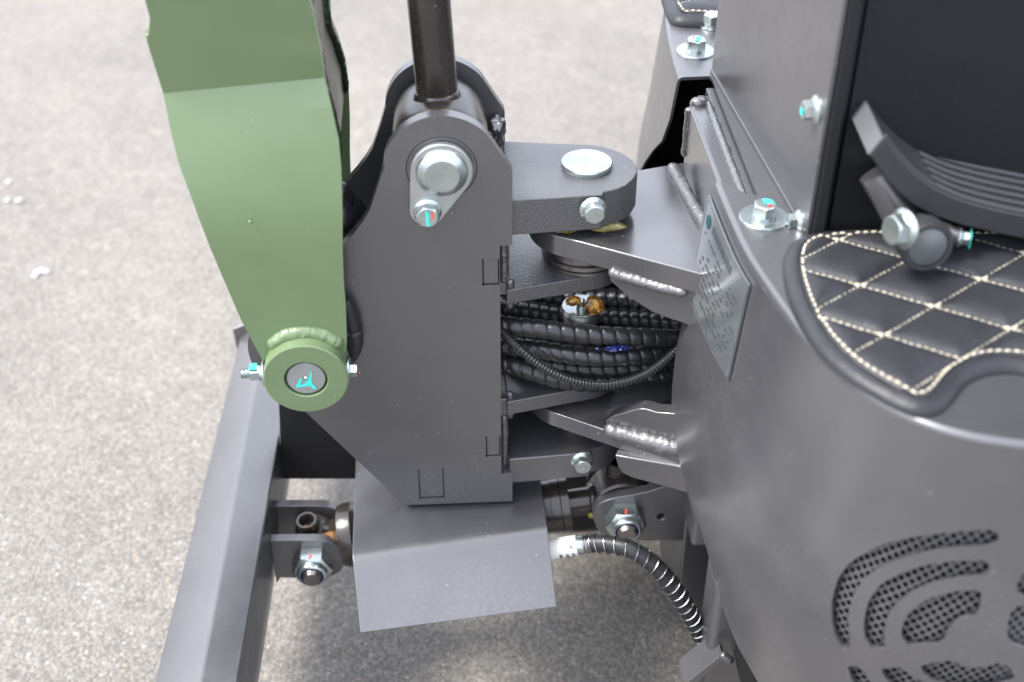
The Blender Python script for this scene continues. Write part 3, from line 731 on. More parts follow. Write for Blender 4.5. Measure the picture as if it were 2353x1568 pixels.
def small_ear(px_a, px_b, z, th, r):
    A = QZ(*px_a, z); B = QZ(*px_b, z)
    dirv = (B-A); ang = math.degrees(math.atan2(dirv.y, dirv.x))
    pts = [(-0.004, A.y, z)] + [(x, y, z) for x, y in arc(PIN[0], PIN[1], r, ang-90, 90-ang, 16)] + [(-0.004, 2*PIN[1]-A.y, z)]
    return prism(pts, (0, 0, -th))
link('ear', small_ear((1165, 668), (1385, 643), 0.0491, 0.0142, 0.034), 'rough_grey_paint', br, bevel=0.001)
link('ear', small_ear((1165, 925), (1385, 900), -0.0702, 0.0150, 0.034), 'grey_paint', br, bevel=0.001)
for z in (0.118, 0.042, -0.078, -0.152):
    link('weld_bead', bead([(-0.0010, 0.0115, z+0.014), (-0.0005, 0.0110, z), (-0.0010, 0.0115, z-0.016)], 0.0032, 0.004, 0.4, seed=z*100), 'grey_paint', br)
link('weld_bead', bead([(-0.0065, 0.0115, 0.093), (-0.0060, 0.0110, 0.075), (-0.0062, 0.0115, 0.052)], 0.0036, 0.005, 0.5, seed=7), 'grey_paint', br)
link('weld_bead', bead([(-0.0065, 0.0115, -0.09), (-0.0060, 0.0110, -0.115), (-0.0062, 0.0115, -0.15)], 0.0034, 0.005, 0.5, seed=8), 'grey_paint', br)
# pivot pins
zz = (0, 0, 1)
pin1 = link('pivot_pin', lathe((PIN[0], PIN[1], 0.028), zz, [(0, 0), (0.012, 0), (0.016, 0.002), (0.016, 0.1072), (0.0208, 0.1073), (0.0210, 0.1105), (0.0204, 0.1115), (0, 0.1115)], 48), 'zinc', br, angle=25)
pin2 = link('pivot_pin', lathe((PIN[0], PIN[1], -0.175), zz, [(0, 0), (0.016, 0), (0.016, 0.1045), (0.010, 0.105), (0.010, 0.160), (0, 0.160)], 40), 'dark_steel', br)
capz = -0.0045
link('pin_cap', lathe((PIN[0], PIN[1], capz-0.011), zz, [(0, 0), (0.0172, 0), (0.0174, 0.0095), (0.0165, 0.011), (0, 0.011)], 40), 'zinc', pin2)
np_ = (PIN[0], PIN[1]-0.004, capz)
link('grease_nipple', join(lathe(np_, zz, [(0, 0), (0.0045, 0), (0.0045, 0.004), (0.0022, 0.006), (0.0030, 0.0085), (0.0018, 0.0105), (0, 0.0105)], 16), hexhead(np_, zz, 0.008, 0.0035)), 'zinc', pin2)
link('grease', join(blob((PIN[0]+0.010, PIN[1]-0.010, capz+0.007), 0.0078, 0.006, 0.0090, 4, 0.40, 1.5), blob((PIN[0]-0.008, PIN[1]-0.006, capz+0.009), 0.0062, 0.005, 0.0045, 6, 0.35, 1.5)), 'grease_amber', pin2)
link('bush_ring', lathe((PIN[0], PIN[1], 0.0495), zz, [(0, 0), (0.035, 0), (0.0352, 0.003), (0.033, 0.0032), (0.033, 0.005), (0.036, 0.0052), (0.036, 0.009), (0.033, 0.0095), (0.033, 0.026), (0, 0.026)], 48), 'dark_steel', pin1)
link('grease', join(blob((PIN[0]+0.012, 0.0165, 0.1000), 0.015, 0.006, 0.0035, 12, 0.3), blob((PIN[0]-0.02, 0.020, 0.0965), 0.010, 0.005, 0.002, 13, 0.4)), 'grease_yellow', br)
# cheek pin with flag plate
fy = (0, -1, 0)
SB = QY(982, 487, -0.007)
flag = []
big, sml = 0.0240, 0.0138
dx, dz = SB.x-PC[0], SB.z-PC[1]; D_ = math.hypot(dx, dz); base = math.degrees(math.atan2(dz, dx)); k = math.degrees(math.acos((big-sml)/D_))
flag = arc(PC[0], PC[1], big, base+k, base+360-k, 30)+arc(SB.x, SB.z, sml, base-k, base+k, 14)
fp = link('flag_plate', plate(flag, [], lambda x, z: (x, -0.0005, z), (0, -0.0058, 0)), 'zinc_dull', br, bevel=0.0014, seg=3)
link('pin_head', lathe((PC[0], -0.0063, PC[1]), fy, [(0, 0), (0.0200, 0), (0.0199, 0.0012), (0.0190, 0.0028), (0.0172, 0.0042), (0.0142, 0.0062), (0.0132, 0.0066), (0, 0.0066)], 48), 'zinc', fp, angle=17)
bolt(fp, (SB.x, -0.0063, SB.z), fy, 0.0165, 0.0075, flange=0.0112, rot=0.3, mat='zinc', teal=[(-0.0015, 0.0065), (0.0006, 0.006), (0.0014, 0.003), (0.0010, -0.002), (0.0022, -0.006), (-0.0005, -0.0072), (-0.0014, -0.002)], red=[(0.0040, 0.005), (0.0050, 0.0048), (0.0042, -0.0008), (0.0030, -0.0005)])
# ear bolts
p = QY(1362, 480, QZ(1362, 452, 0.135).y)
bolt(br, p+Vector((0, -0.0002, 0)), (0.04, -1, 0), 0.0150, 0.0075, flange=0.0108, rot=0.1)
yb = QZ(1337, 1040, -0.1373).y
p = QY(1337, 1058, yb)
b8 = bolt(br, p, (0.04, -1, 0), 0.0145, 0.0075, flange=0.0105, rot=0.35)
cc = p+Vector((0, -0.0105, 0))
link('lettering', join(text_mesh('JDW', 0.0042, cc+Vector((0.0012, 0, 0.0016)), (0.85, 0, -0.5), (0.5, 0, 0.85), 0.0003), text_mesh('8.8', 0.0042, cc+Vector((-0.0016, 0, -0.0018)), (0.85, 0, -0.5), (0.5, 0, 0.85), 0.0003)), 'zinc', b8, flat=True)
bolt(br, (QY(975, 1163, 0.015).x, 0.017, -0.1855), (0, 0, -1), 0.013, 0.006, flange=0.011)
# weld seen behind the right shoulder
link('weld_bead', blob((-0.006, 0.092, 0.150), 0.007, 0.008, 0.012, 3, 0.4, 2), 'gloss_grey_paint', br)

# ================================================================== GREEN BOOM
bm_r = root('excavator_boom', (-0.20, 0.055, -0.035), 'olive green box section boom arm standing on its pivot boss', 'boom')
YA, YB = 0.000, -0.026            # at the crease, and on the flared fork
brow = [((318, -90), (705, -20), -0.0150), ((325, -50), (718, 29), -0.0125), ((333, 0), (724, 58), -0.0100), ((344, 40), (729, 82), -0.0080), ((343, 70), (734, 105), -0.0065), ((337, 93), (738, 124), -0.0055), ((346, 122), (741, 142), -0.0040),
        ((375, 215), (745, 179), YA), ((392, 300), (761, 245), -0.0077), ((410, 374), (778, 322), -0.0144), ((425, 416), (784, 385), -0.0182), ((434, 438), (785, 415), -0.0200), ((445, 469), (786, 450), -0.0221), ((457, 503), (787, 485), -0.0239), ((470, 536), (787, 525), -0.0252), ((485, 575), (787, 575), YB),
        ((520, 657), (790, 650), YB), ((555, 738), (795, 720), YB), ((588, 800), (797, 790), YB), ((604, 829), (794, 825), YB), ((625, 860), (786, 852), YB)]
NCB = 10
P3 = []; fs = []
for (l_, r_, y_) in brow:
    A_, B_ = QY(*l_, y_), QY(*r_, y_)
    for j in range(NCB+1): P3.append(A_.lerp(B_, j/NCB))
for i in range(len(brow)-1):
    for j in range(NCB):
        fs.append([i*(NCB+1)+j, i*(NCB+1)+j+1, (i+1)*(NCB+1)+j+1, (i+1)*(NCB+1)+j])
def boom_y(px, py):
    for (l0_, r0_, y0_), (l1_, r1_, y1_) in zip(brow, brow[1:]):
        if r0_[1] <= py <= r1_[1]: return y0_+(y1_-y0_)*(py-r0_[1])/(r1_[1]-r0_[1])
    return YA if py < 100 else YB
me = mesh(P3, fs)
link('side_plate', me, 'green_paint', bm_r, solid=0.009, soffset=-1, angle=5)
me = mesh([Vector((p.x, 0.110-p.y, p.z)) for p in P3], fs)     # far plate, mirrored about the boom's middle plane
link('side_plate', me, 'green_paint', bm_r, solid=0.009, soffset=-1, angle=5)
for o in bm_r.children:           # plates thicken inwards
    c_y = sum(v.co.y for v in o.data.vertices)
    ny = sum(p.normal.y*p.area for p in o.data.polygons)
    want = -1 if c_y < 0 else 1
    if ny*want < 0: o.data.flip_normals()
# web plate closing the box on the right, with welds
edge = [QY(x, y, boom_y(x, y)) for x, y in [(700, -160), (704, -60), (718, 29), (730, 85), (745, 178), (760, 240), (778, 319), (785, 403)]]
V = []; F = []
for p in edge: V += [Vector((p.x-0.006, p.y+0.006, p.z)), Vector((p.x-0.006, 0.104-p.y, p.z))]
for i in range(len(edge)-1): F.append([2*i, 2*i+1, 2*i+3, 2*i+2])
link('web_plate', mesh(V, F), 'shaded_green_paint', bm_r, solid=0.005, soffset=0)  # web and its beads wear the shade-darkened green
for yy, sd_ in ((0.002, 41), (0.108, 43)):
    link('weld_bead', bead([Vector((p.x-0.0035, p.y+0.011 if yy < 0.05 else 0.099-p.y, p.z)) for p in edge[1:]], 0.0042, 0.008, 0.4, seed=sd_), 'shaded_green_paint', bm_r)
edl = [QY(*l_, y_) for l_, r_, y_ in brow[1:16:2]]
V = []; F = []
for p in edl: V += [Vector((p.x+0.016, p.y+0.006, p.z)), Vector((p.x+0.016, 0.104-p.y, p.z))]
for i in range(len(edl)-1): F.append([2*i, 2*i+1, 2*i+3, 2*i+2])
link('web_plate', mesh(V, F), 'green_paint', bm_r, solid=0.005, soffset=0)
# upper arm section set back above the plate
ua = [QY(x, y, 0.020) for x, y in [(380, -30), (712, 40), (700, -260), (300, -260)]]
link('upper_section', prism(ua, (0, 0.07, 0)), 'green_paint', bm_r, bevel=0.002)
tw = [QY(x, y, YA+0.006) for x, y in [(430, -36), (520, -18), (620, 2), (708, 21)]]
link('weld_bead', bead(tw, 0.0045, 0.007, 0.3, seed=51), 'green_paint', bm_r)
q = QY(349, 80, YA-0.002); link('weld_bead', blob(q, 0.0045, 0.003, 0.0045, 8, 0.4), 'green_paint', bm_r)
q = QY(575, 511, YB-0.0005); link('paint_drip', blob(q, 0.0016, 0.001, 0.0016, 2, 0.1, 1, 2), 'green_paint', bm_r)
# pivot boss and pin
RB = 0.0345
bz, by = HC[1], -0.0415
link('pivot_boss', lathe((HC[0], -0.016, bz), fy, [(0.0178, -0.0), (RB, -0.0), (RB, 0.0248), (RB-0.0012, 0.0256), (0.0182, 0.0256), (0.0174, 0.0250), (0.0174, 0.018)], 64), 'green_paint', bm_r, angle=20)
link('pivot_boss', lathe((HC[0], 0.126, bz), (0, 1, 0), [(0.0178, 0), (RB, 0), (RB, 0.0248), (RB-0.0012, 0.0256), (0.0182, 0.0256), (0.0174, 0.018)], 64), 'green_paint', bm_r, angle=50)
pn = link('pivot_pin', lathe((HC[0], 0.145, bz), fy, [(0, 0), (0.0166, 0), (0.0166, 0.1835), (0.0152, 0.1853), (0.0025, 0.1853), (0.0018, 0.1845), (0, 0.1845)], 48), 'zinc_dull', bm_r)
A0 = Vector((HC[0], 0.145-0.1853, bz))
link('paint_mark', dab(A0, fy, [(0.0046, 0.0085), (0.0052, 0.007), (0.0042, -0.004), (0.0075, -0.0095), (0.0058, -0.0115), (0.0025, -0.0070), (-0.0085, -0.0085), (-0.0088, -0.0070), (-0.0045, 0.0005), (-0.0030, 0.0008), (-0.0055, -0.0058), (-0.0015, -0.0050), (0.0004, -0.0005), (0.0024, 0.0010)], 0.0002), 'teal_ink', pn, flat=True)
link('centre_dimple', blob(A0+Vector((0, 0.0002, 0)), 0.0022, 0.0012, 0.0022, 1, 0.05, 1, 2), 'zinc', pn)
# fillet weld round the boss
wpts = [(HC[0]+(RB+0.0008)*math.cos(rad(a)), YB+0.0005, bz+(RB+0.0018)*math.sin(rad(a))) for a in range(34, 151, 9)]
link('weld_bead', bead(wpts, 0.0064, 0.0040, 0.10, seed=61, seg=18), 'green_paint', bm_r)
# cross bolt through the boss
yb_ = -0.030
bl = bolt(bm_r, (HC[0]+RB-0.0005, yb_, bz), (1, -0.05, 0), 0.0110, 0.0062, washer=0.0105, wt=0.0015, rot=0.3)
link('paint_mark', blob((HC[0]+RB+0.0085, yb_-0.003, bz-0.002), 0.0008, 0.0008, 0.0008, 1, 0.1, 1, 2), 'red_ink', bl)
nx = HC[0]-RB
nb_ = bolt(bm_r, (nx+0.0005, yb_, bz), (-1, 0.0, 0), 0.0120, 0.0085, washer=0.0108, wt=0.0016, spring=True, rot=0.1, name='nut')
link('stud', tube([(nx-0.0115+0.0004*0, yb_, bz), (nx-0.0185, yb_, bz)], lambda s, th: 0.0041*(1-0.05*math.cos(s/0.0011*6.283)), 18, step=0.0002), 'zinc', nb_)
link('paint_mark', prism([(nx-0.0055, yb_-0.004, bz+0.0062), (nx-0.0115, yb_-0.004, bz+0.0062), (nx-0.0115, yb_+0.004, bz+0.0064), (nx-0.0055, yb_+0.004, bz+0.0064)], (0, 0, 0.0006)), 'teal_ink', nb_, flat=True)

# ================================================================== LIFT CYLINDER
lc = root('lift_cylinder', (PC[0], 0.055, PC[1]-0.04), 'brown black painted lift cylinder tube standing in the swing bracket', 'cylinder')
link('eye', lathe((PC[0], 0.0185, PC[1]), (0, 1, 0), [(0.016, 0), (0.0300, 0), (0.0345, 0.002), (0.0366, 0.006), (0.0376, 0.014), (0.0380, 0.036), (0.0376, 0.059), (0.0366, 0.067), (0.0345, 0.071), (0.0300, 0.073), (0.016, 0.073)], 56), 'brown_black_paint', lc, angle=60)
t0 = Vector((PC[0]-0.0010, 0.055, 0.198)); t1 = Vector((PC[0]-0.0300, 0.062, 0.80))
link('tube', tube([t0, t1], 0.0163, 40), 'brown_black_paint', lc)
link('weld_collar', lathe(t0+Vector((0, 0, -0.006)), (t1-t0), [(0.0235, 0), (0.0215, 0.004), (0.0190, 0.008), (0.0178, 0.0115), (0.0166, 0.0145)], 40), 'brown_black_paint', lc, angle=80)
link('grease', bead([(PC[0]+0.0395*math.cos(rad(a)), 0.0140, PC[1]+0.0395*math.sin(rad(a))) for a in range(56, 129, 8)], 0.0030, 0.006, 0.5, seed=73), 'grease_yellow', lc)


# ================================================================== DOZER BLADE
ZB = -0.19
bd = root('dozer_blade', (-0.25, 0.0, -0.36), 'grey folded steel dozer blade running past the bracket foot', 'dozer blade')
Y0, Y1 = -0.46, QZ(560, 740, ZB).y
def blade_x(pxa, pxb, z, y):            # picture line -> x on the plane z at depth y
    a, b = QZ(*pxa, z), QZ(*pxb, z); t = (y-a.y)/(b.y-a.y); return a.x+(b.x-a.x)*t
def section(y):
    xl = blade_x((512, 935), (355, 1568), ZB-0.019, y); xr_ = blade_x((653, 935), (545, 1568), ZB, y)
    xm = blade_x((585, 900), (458, 1568), ZB+0.004, y)
    ridge = []
    pl, pr, pm = Vector((xl+0.0015, ZB-0.0195)), Vector((xr_-0.0012, ZB)), Vector((xm, ZB+0.0062))
    dl, dr_ = (pl-pm).normalized(), (pr-pm).normalized()
    for k in range(9):
        q = k/8; v = (pm+dr_*0.0035)*(1-q)**2+pm*2*q*(1-q)+(pm+dl*0.0035)*q*q; ridge.append((v.x, v.y))
    return [(xr_-0.012, ZB-0.135), (xr_-0.003, ZB-0.085), (xr_, ZB-0.06), (xr_, ZB-0.0012), (xr_-0.0012, ZB)] + ridge + [(xl+0.0015, ZB-0.0195), (xl, ZB-0.021), (xl, ZB-0.026), (xl+0.006, ZB-0.06), (xl+0.012, ZB-0.135)]
V = []; F = []; n = len(section(0.0)); ys = [Y0+(Y1-Y0)*i/14 for i in range(15)]
for y in ys: V += [(x, y, z) for x, z in section(y)]
for i in range(14):
    for j in range(n): F.append([i*n+j, i*n+(j+1) % n, (i+1)*n+(j+1) % n, (i+1)*n+j])
F += [list(range(n)), list(range(14*n, 15*n))]
link('mouldboard', mesh(V, F), 'grey_paint', bd, angle=24)
sec = section(Y1)
link('end_plate', prism([(sec[15][0]-0.008, Y1+0.0005, ZB-0.010), (sec[9][0]+0.003, Y1+0.0005, ZB+0.010), (sec[3][0], Y1+0.0005, ZB+0.002), (sec[2][0], Y1+0.0005, ZB-0.11), (sec[15][0]-0.004, Y1+0.0005, ZB-0.11)], (0, 0.006, 0)), 'grey_paint', bd, bevel=0.002)
# lugs for the cylinder
LX = section(0.0)[3][0]
PL = QY(719, 1298, -0.006)              # left pin axis
PR = QY(1436, 1196, YC-0.006)           # right pin axis
r_l = 0.0235
def lug(y, dy):
    pts = [(LX, PL.z+0.0285), (PL.x+0.002, PL.z+0.0265)] + arc(PL.x+0.004, PL.z, 0.0262, 80, -80, 14) + [(PL.x-0.02, PL.z-0.0235), (LX+0.005, PL.z-0.022), (LX, PL.z-0.03)]
    return prism([(x, y, z) for x, z in pts], (0, dy, 0))
link('lug', lug(0.0, 0.009), 'grey_paint', bd, bevel=0.0007)
link('lug', lug(0.046, 0.009), 'grey_paint', bd, bevel=0.0007)
cb = [QY(*q, 0.105) for q in [(640, 915), (648, 1101), (830, 1101), (830, 900)]]
link('cross_plate', prism(cb, (0, 0.008, 0)), 'black_paint', bd, bevel=0.0006)

# ================================================================== BLADE CYLINDER
yc = 0.0275
bc = root('blade_cylinder', (-0.04, yc, -0.27), 'brown black hydraulic blade cylinder lying below the sheet cover', 'cylinder')
A = Vector((PL.x, yc, PL.z)); B = Vector((PR.x, yc, PR.z)); ax_ = (B-A).normalized(); LL = (B-A).length
def at_x(px, py, y): return QY(px, py, y)
xa = QY(790, 1240, yc).x; xb = QY(1308, 1170, yc).x
def along(x): return (x-A.x)/ax_.x
sa, sb = along(xa), along(xb)
link('barrel', lathe(A, ax_, [(0.010, sa-0.002), (0.0300, sa-0.001), (0.0315, sa+0.004), (0.0315, sa+0.012), (0.0275, sa+0.016), (0.0258, sa+0.022), (0.0258, sb-0.0175), (0.0264, sb-0.017), (0.0264, sb-0.0085), (0.0256, sb-0.008), (0.0264, sb-0.0075), (0.0264, sb), (0.012, sb+0.0004)], 56), 'brown_black_paint', bc, angle=40)
link('neck', lathe(A, ax_, [(0.016, 0.004), (0.0155, sa-0.012), (0.0185, sa-0.006), (0.026, sa)], 36), 'brown_black_paint', bc)
link('rod', lathe(A, ax_, [(0.0135, sb-0.003), (0.0135, LL-0.018)], 36), 'brown_black_paint', bc)
def eye(c, r, hw): return lathe(Vector(c)-Vector((0, hw, 0)), (0, 1, 0), [(0.009, 0), (r-0.002, 0), (r, 0.002), (r, 2*hw-0.002), (r-0.002, 2*hw), (0.009, 2*hw)], 48)
link('eye', eye(A, 0.0195, 0.0165), 'brown_black_paint', bc, angle=40)
link('eye', eye(B, 0.0290, 0.0165), 'brown_black_paint', bc, angle=40)
link('weld_bead', bead([B-ax_*0.028+Vector((0, 0.0145*math.cos(rad(a)), 0.0145*math.sin(rad(a)))) for a in range(-40, 200, 20)], 0.0035, 0.005, 0.3, seed=81), 'brown_black_paint', bc)
# grease ports: short open tubes on the eyes
def port(o, axis, r, h): return lathe(o, axis, [(r*0.7, 0), (r, 0), (r, h), (r*0.76, h), (r*0.72, h*0.25), (0, h*0.22)], 32)
gA = A+Vector((-0.0035, -0.004, 0.016)); pa = link('grease_port', port(gA, (-0.08, -0.12, 1), 0.0098, 0.0165), 'brown_black_paint', bc, angle=40)
link('port_plug', blob(gA+Vector((-0.003, -0.004, 0.006)), 0.0055, 0.004, 0.003, 3, 0.3), 'copper', pa)
gB = B+Vector((-0.004, 0.006, 0.025)); link('grease_port', port(gB, (0.05, 0.10, 1), 0.0125, 0.0150), 'brown_black_paint', bc, angle=40)
link('grease', join(blob(A+Vector((0.018, -0.0155, 0.0185)), 0.010, 0.006, 0.0045, 5, 0.5, 2.4), blob(A+Vector((0.0265, -0.017, 0.0145)), 0.0045, 0.004, 0.0055, 6, 0.3, 2)), 'grease_amber', bc)
link('grease', blob(B+Vector((-0.0285, -0.015, -0.010)), 0.004, 0.003, 0.003, 7, 0.3, 2), 'grease_yellow', bc)
def nyloc(c, y):
    n_ = link('lock_nut', join(hexhead((c.x, y, c.z), fy, 0.0335, 0.0160, rot=math.pi/6), lathe((c.x, y-0.0150, c.z), fy, [(0.0112, 0), (0.0148, 0), (0.0148, 0.0034), (0.0138, 0.0058), (0.0120, 0.0068), (0.0112, 0.0066), (0.0110, 0.003)], 44)), 'zinc', bc, angle=30)
    link('nylon_ring', lathe((c.x, y-0.0170, c.z), fy, [(0.0090, 0), (0.0112, 0), (0.0112, 0.0034), (0.0100, 0.0040), (0.0090, 0.002)], 40), 'blue_nylon', n_)
    link('bolt_end', lathe((c.x, y-0.0115, c.z), fy, [(0.0095, 0), (0.0095, 0.0105), (0.0090, 0.0112), (0.0074, 0.0140), (0, 0.0142)], 40), 'dark_steel', n_)
    link('paint_mark', prism([(c.x-0.0012, y-0.0085, c.z+0.01685), (c.x+0.0006, y-0.0085, c.z+0.01685), (c.x-0.0002, y-0.0140, c.z+0.01680), (c.x-0.0020, y-0.0140, c.z+0.01680)], (0, 0, 0.0003)), 'red_ink', n_, flat=True)
    link('bolt_shank', lathe((c.x, y, c.z), (0, 1, 0), [(0, 0), (0.0085, 0), (0.0085, 0.07), (0, 0.07)], 24), 'dark_steel', n_)
nyloc(PL, -0.0003); nyloc(PR, YC-0.0003)
# hose fitting behind the rod
link('spring_guard', tube([(xb+0.002+0.05*t/90, yc+0.034+0.008*math.cos(t*0.35), -0.176+0.008*math.sin(t*0.35)) for t in range(90)], 0.0007, 6), 'wire', bc)

# ================================================================== SHEET COVER
ZC = -0.1930
cA, cB = QZ(810, 1280, ZC), QZ(1257, 1215, ZC); cC, cD = QZ(1242, 1110, ZC), QZ(818, 1060, ZC)
e_ = (cB-cA).normalized(); hh = Vector((e_.y, -e_.x, 0)); tau = rad(52)
dn = hh*math.sin(tau)+Vector((0, 0, -math.cos(tau))); nrm = e_.cross(dn)
fA, fB = hit(828, 1455, cA, nrm), hit(1278, 1395, cA, nrm)
rB = cB+(cC-cB)*1.9; rA = cA+(cD-cA)*1.0; rB.y = rA.y = max(rA.y, rB.y)
V = []; F = []; nU = 2
prof_c = [(0, 'top', 1.0), (0, 'top', 0.03)]
rowsP = []
for t in (0.0, 1.0):
    a, b = cA.lerp(cB, t), rA.lerp(rB, t); d = fA.lerp(fB, t)
    r_ = 0.006; u1 = (b-a).normalized(); u2 = (d-a).normalized()
    pts = [b, a+u1*0.03]
    for k in range(7):
        q = k/6; pts.append((a+u1*r_)*(1-q)**2+a*2*q*(1-q)+(a+u2*r_)*q*q)
    pts += [a+u2*0.03, d]
    rowsP.append(pts)
m_ = len(rowsP[0]); V = rowsP[0]+rowsP[1]; F = [[i, i+1, m_+i+1, m_+i] for i in range(m_-1)]
cv = link('sheet_cover', mesh(V, F), 'grey_paint', None, tag=('bent light grey sheet metal cover below the swing bracket', 'cover'), solid=0.003, soffset=-1, bevel=0.0006, angle=60)

# ================================================================== HOSES THROUGH THE SWING JOINT
def hose(name, pts, r, pitch, label, ph=0.0, grp='spiral wrapped hoses in the swing joint'):
    return link(name, spiral_hose(pts, r, pitch, phase=ph), 'hose_plastic', None, tag=(label, 'hose', grp), angle=75)
def HP(L): return [QY(x, y, d) for x, y, d in L]
h1 = hose('hydraulic_hose', HP([(1060, 720, .045), (1120, 738, .030), (1165, 748, .020), (1250, 757, .012), (1350, 769, .008), (1450, 774, .010), (1560, 776, .022), (1640, 770, .045), (1720, 740, .07)]), 0.0086, 0.0114, 'topmost front black spiral wrapped hose, just below the greased pin cap')
h2 = hose('hydraulic_hose', HP([(1080, 800, .06), (1150, 800, .042), (1195, 799, .030), (1240, 803, .020), (1330, 818, .010), (1430, 820, .010), (1530, 808, .022), (1600, 795, .045), (1700, 770, .07)]), 0.0090, 0.0110, 'middle black spiral wrapped hose with a blue grease smear', .3)
h3 = hose('hydraulic_hose', HP([(1080, 825, .05), (1140, 830, .036), (1180, 840, .028), (1240, 860, .022), (1310, 876, .020), (1400, 878, .022), (1480, 870, .026), (1560, 862, .034), (1660, 850, .06)]), 0.0090, 0.0114, 'lowest black spiral wrapped hose, resting near the lower ear', .6)
h4 = hose('hydraulic_hose', HP([(1060, 780, .09), (1160, 812, .065), (1240, 832, .036), (1330, 846, .030), (1430, 846, .030), (1530, 836, .040), (1650, 820, .08)]), 0.0090, 0.0112, 'black spiral wrapped hose half hidden between middle and lowest hoses', .1)
h5 = hose('hydraulic_hose', HP([(1060, 700, .11), (1180, 712, .100), (1300, 730, .098), (1400, 734, .096), (1480, 738, .092), (1570, 744, .085), (1660, 740, .08)]), 0.0110, 0.0095, 'rear black spiral wrapped hose behind the greased pin cap', .5)
h6 = hose('hydraulic_hose', HP([(1060, 740, .13), (1180, 744, .120), (1300, 752, .116), (1420, 756, .112), (1520, 762, .100), (1640, 760, .09)]), 0.0120, 0.0100, 'black spiral wrapped hose deep behind the topmost front hose', .2)
h7 = hose('hydraulic_hose', HP([(1060, 660, .14), (1180, 672, .135), (1300, 690, .130), (1400, 692, .124), (1470, 698, .116), (1540, 716, .105), (1640, 740, .10)]), 0.0130, 0.0105, 'rearmost black spiral wrapped hose in shadow under the upper ear', .8)
h8 = hose('hydraulic_hose', HP([(1060, 790, .135), (1180, 792, .128), (1300, 796, .124), (1420, 800, .120), (1520, 800, .110), (1640, 800, .10)]), 0.0130, 0.0100, 'rear black spiral wrapped hose behind the middle hose', .4)
h9 = hose('hydraulic_hose', HP([(1060, 835, .135), (1180, 838, .128), (1300, 842, .124), (1420, 846, .120), (1520, 846, .110), (1640, 840, .10)]), 0.0130, 0.0100, 'rear black spiral wrapped hose behind the lowest hose', .9)
link('grease', join(blob(QY(1410, 801, -0.0005), 0.0065, 0.003, 0.0022, 5, 0.5, 2.4), blob(QY(1432, 800, 0.0005), 0.004, 0.003, 0.0024, 6, 0.5, 2.4), blob(QY(1373, 801, 0.001), 0.002, 0.0015, 0.0012, 8, 0.4, 2)), 'grease_blue', h2)
cpath = catmull(HP([(1090, 735, .03), (1135, 750, .018), (1160, 769, .010), (1195, 802, .000), (1245, 842, -.006), (1300, 870, -.010), (1360, 884, -.012), (1420, 882, -.012), (1480, 862, -.008), (1525, 832, .000), (1556, 804, .010), (1600, 770, .03)]), 10)
link('corrugated_conduit', tube(cpath, lambda s, th: 0.0038*(1+0.17*math.cos(s/0.0030*6.2832)), 16, step=0.00030), 'hose_plastic', None, tag=('thin black corrugated conduit sagging in front of the thicker hoses', 'conduit'), angle=180)
# hose in the boom root, and the stub beside the boom foot
hose('boom_hose', HP([(740, 420, .050), (790, 470, .050), (815, 505, .050), (850, 560, .050), (900, 640, .05), (960, 700, .05)]), 0.0135, 0.0150, 'black spiral wrapped hose between the cheek plates behind the boom', .3, 'spiral wrapped hoses on the boom')
hose('boom_hose', HP([(740, 450, .030), (785, 500, .030), (800, 530, .030), (840, 600, .03), (880, 680, .03)]), 0.0125, 0.0150, 'lower black spiral wrapped hose tucked under its neighbour behind boom', .1, 'spiral wrapped hoses on the boom')
link('wire_conduit', tube(catmull(HP([(770, 440, .062), (805, 478, .062), (840, 505, .062), (900, 560, .062)]), 8), lambda s, th: 0.0036*(1+0.13*math.cos(s/0.0021*6.2832)), 14, step=0.00035), 'hose_plastic', None, tag=('thin corrugated conduit above the hose between the cheek plates', 'conduit'), angle=180)
stub = catmull(HP([(792, 690, -.0078), (803, 722, -.0078), (812, 755, -.0078), (816, 790, -.0078), (806, 825, -.0078)]), 8)
link('rubber_stop', tube(stub, lambda s, th: 0.0072*(0.55+0.45*math.sin(min(1, max(0, s/0.062))*math.pi)**0.5)*(1-0.25*math.exp(-((s-0.030)/0.0016)**2)), 18, step=0.0006), 'rubber', None, tag=('small black rubber stop wedged between boom foot and cheek plate', 'rubber stop'), angle=60)

# ================================================================== BLADE HOSE WITH WIRE SPRING
bh = root('blade_hose', (0.12, -0.05, -0.36), 'black hydraulic hose in a silver wire spring, curving down from white sleeve', 'hose')
yh = [-0.030, -0.034, -0.040, -0.048, -0.056, -0.062, -0.064, -0.064, -0.062, -0.058, -0.05]
hp = [QY(x, y, d) for (x, y), d in zip([(1335, 1252), (1365, 1248), (1405, 1251), (1450, 1263), (1500, 1296), (1540, 1340), (1570, 1386), (1592, 1425), (1610, 1462), (1630, 1510), (1650, 1570)], yh)]
hpath, HL = resample(catmull(hp, 10), 0.0012)
link('rubber_hose', tube(hpath, 0.0079, 24), 'rubber', bh)
fr_ = frames(hpath)
cum = [0]
for a, b in zip(hpath, hpath[1:]): cum.append(cum[-1]+(b-a).length)
coil = []; ph_ = 0.0
sub = 10; sN = int(HL/0.00035)
import bisect
def at_len(s):
    i = min(len(cum)-2, max(0, bisect.bisect(cum, s)-1)); f = (s-cum[i])/(cum[i+1]-cum[i]); return hpath[i].lerp(hpath[i+1], f), fr_[i]
s = 0.0065
while s < HL-0.002:
    pitch = 0.0017 if s < 0.0125 else (0.0072 if s < 0.02 else 0.0098)
    p, (t, n_, b_) = at_len(s); rr = 0.0090 if s > 0.0125 else 0.0086
    coil.append(p+(n_*math.cos(ph_)+b_*math.sin(ph_))*rr)
    dphi = 0.22; ph_ += dphi; s += pitch*dphi/6.2832
link('wire_spring', tube(coil, 0.00055, 6), 'wire', bh)
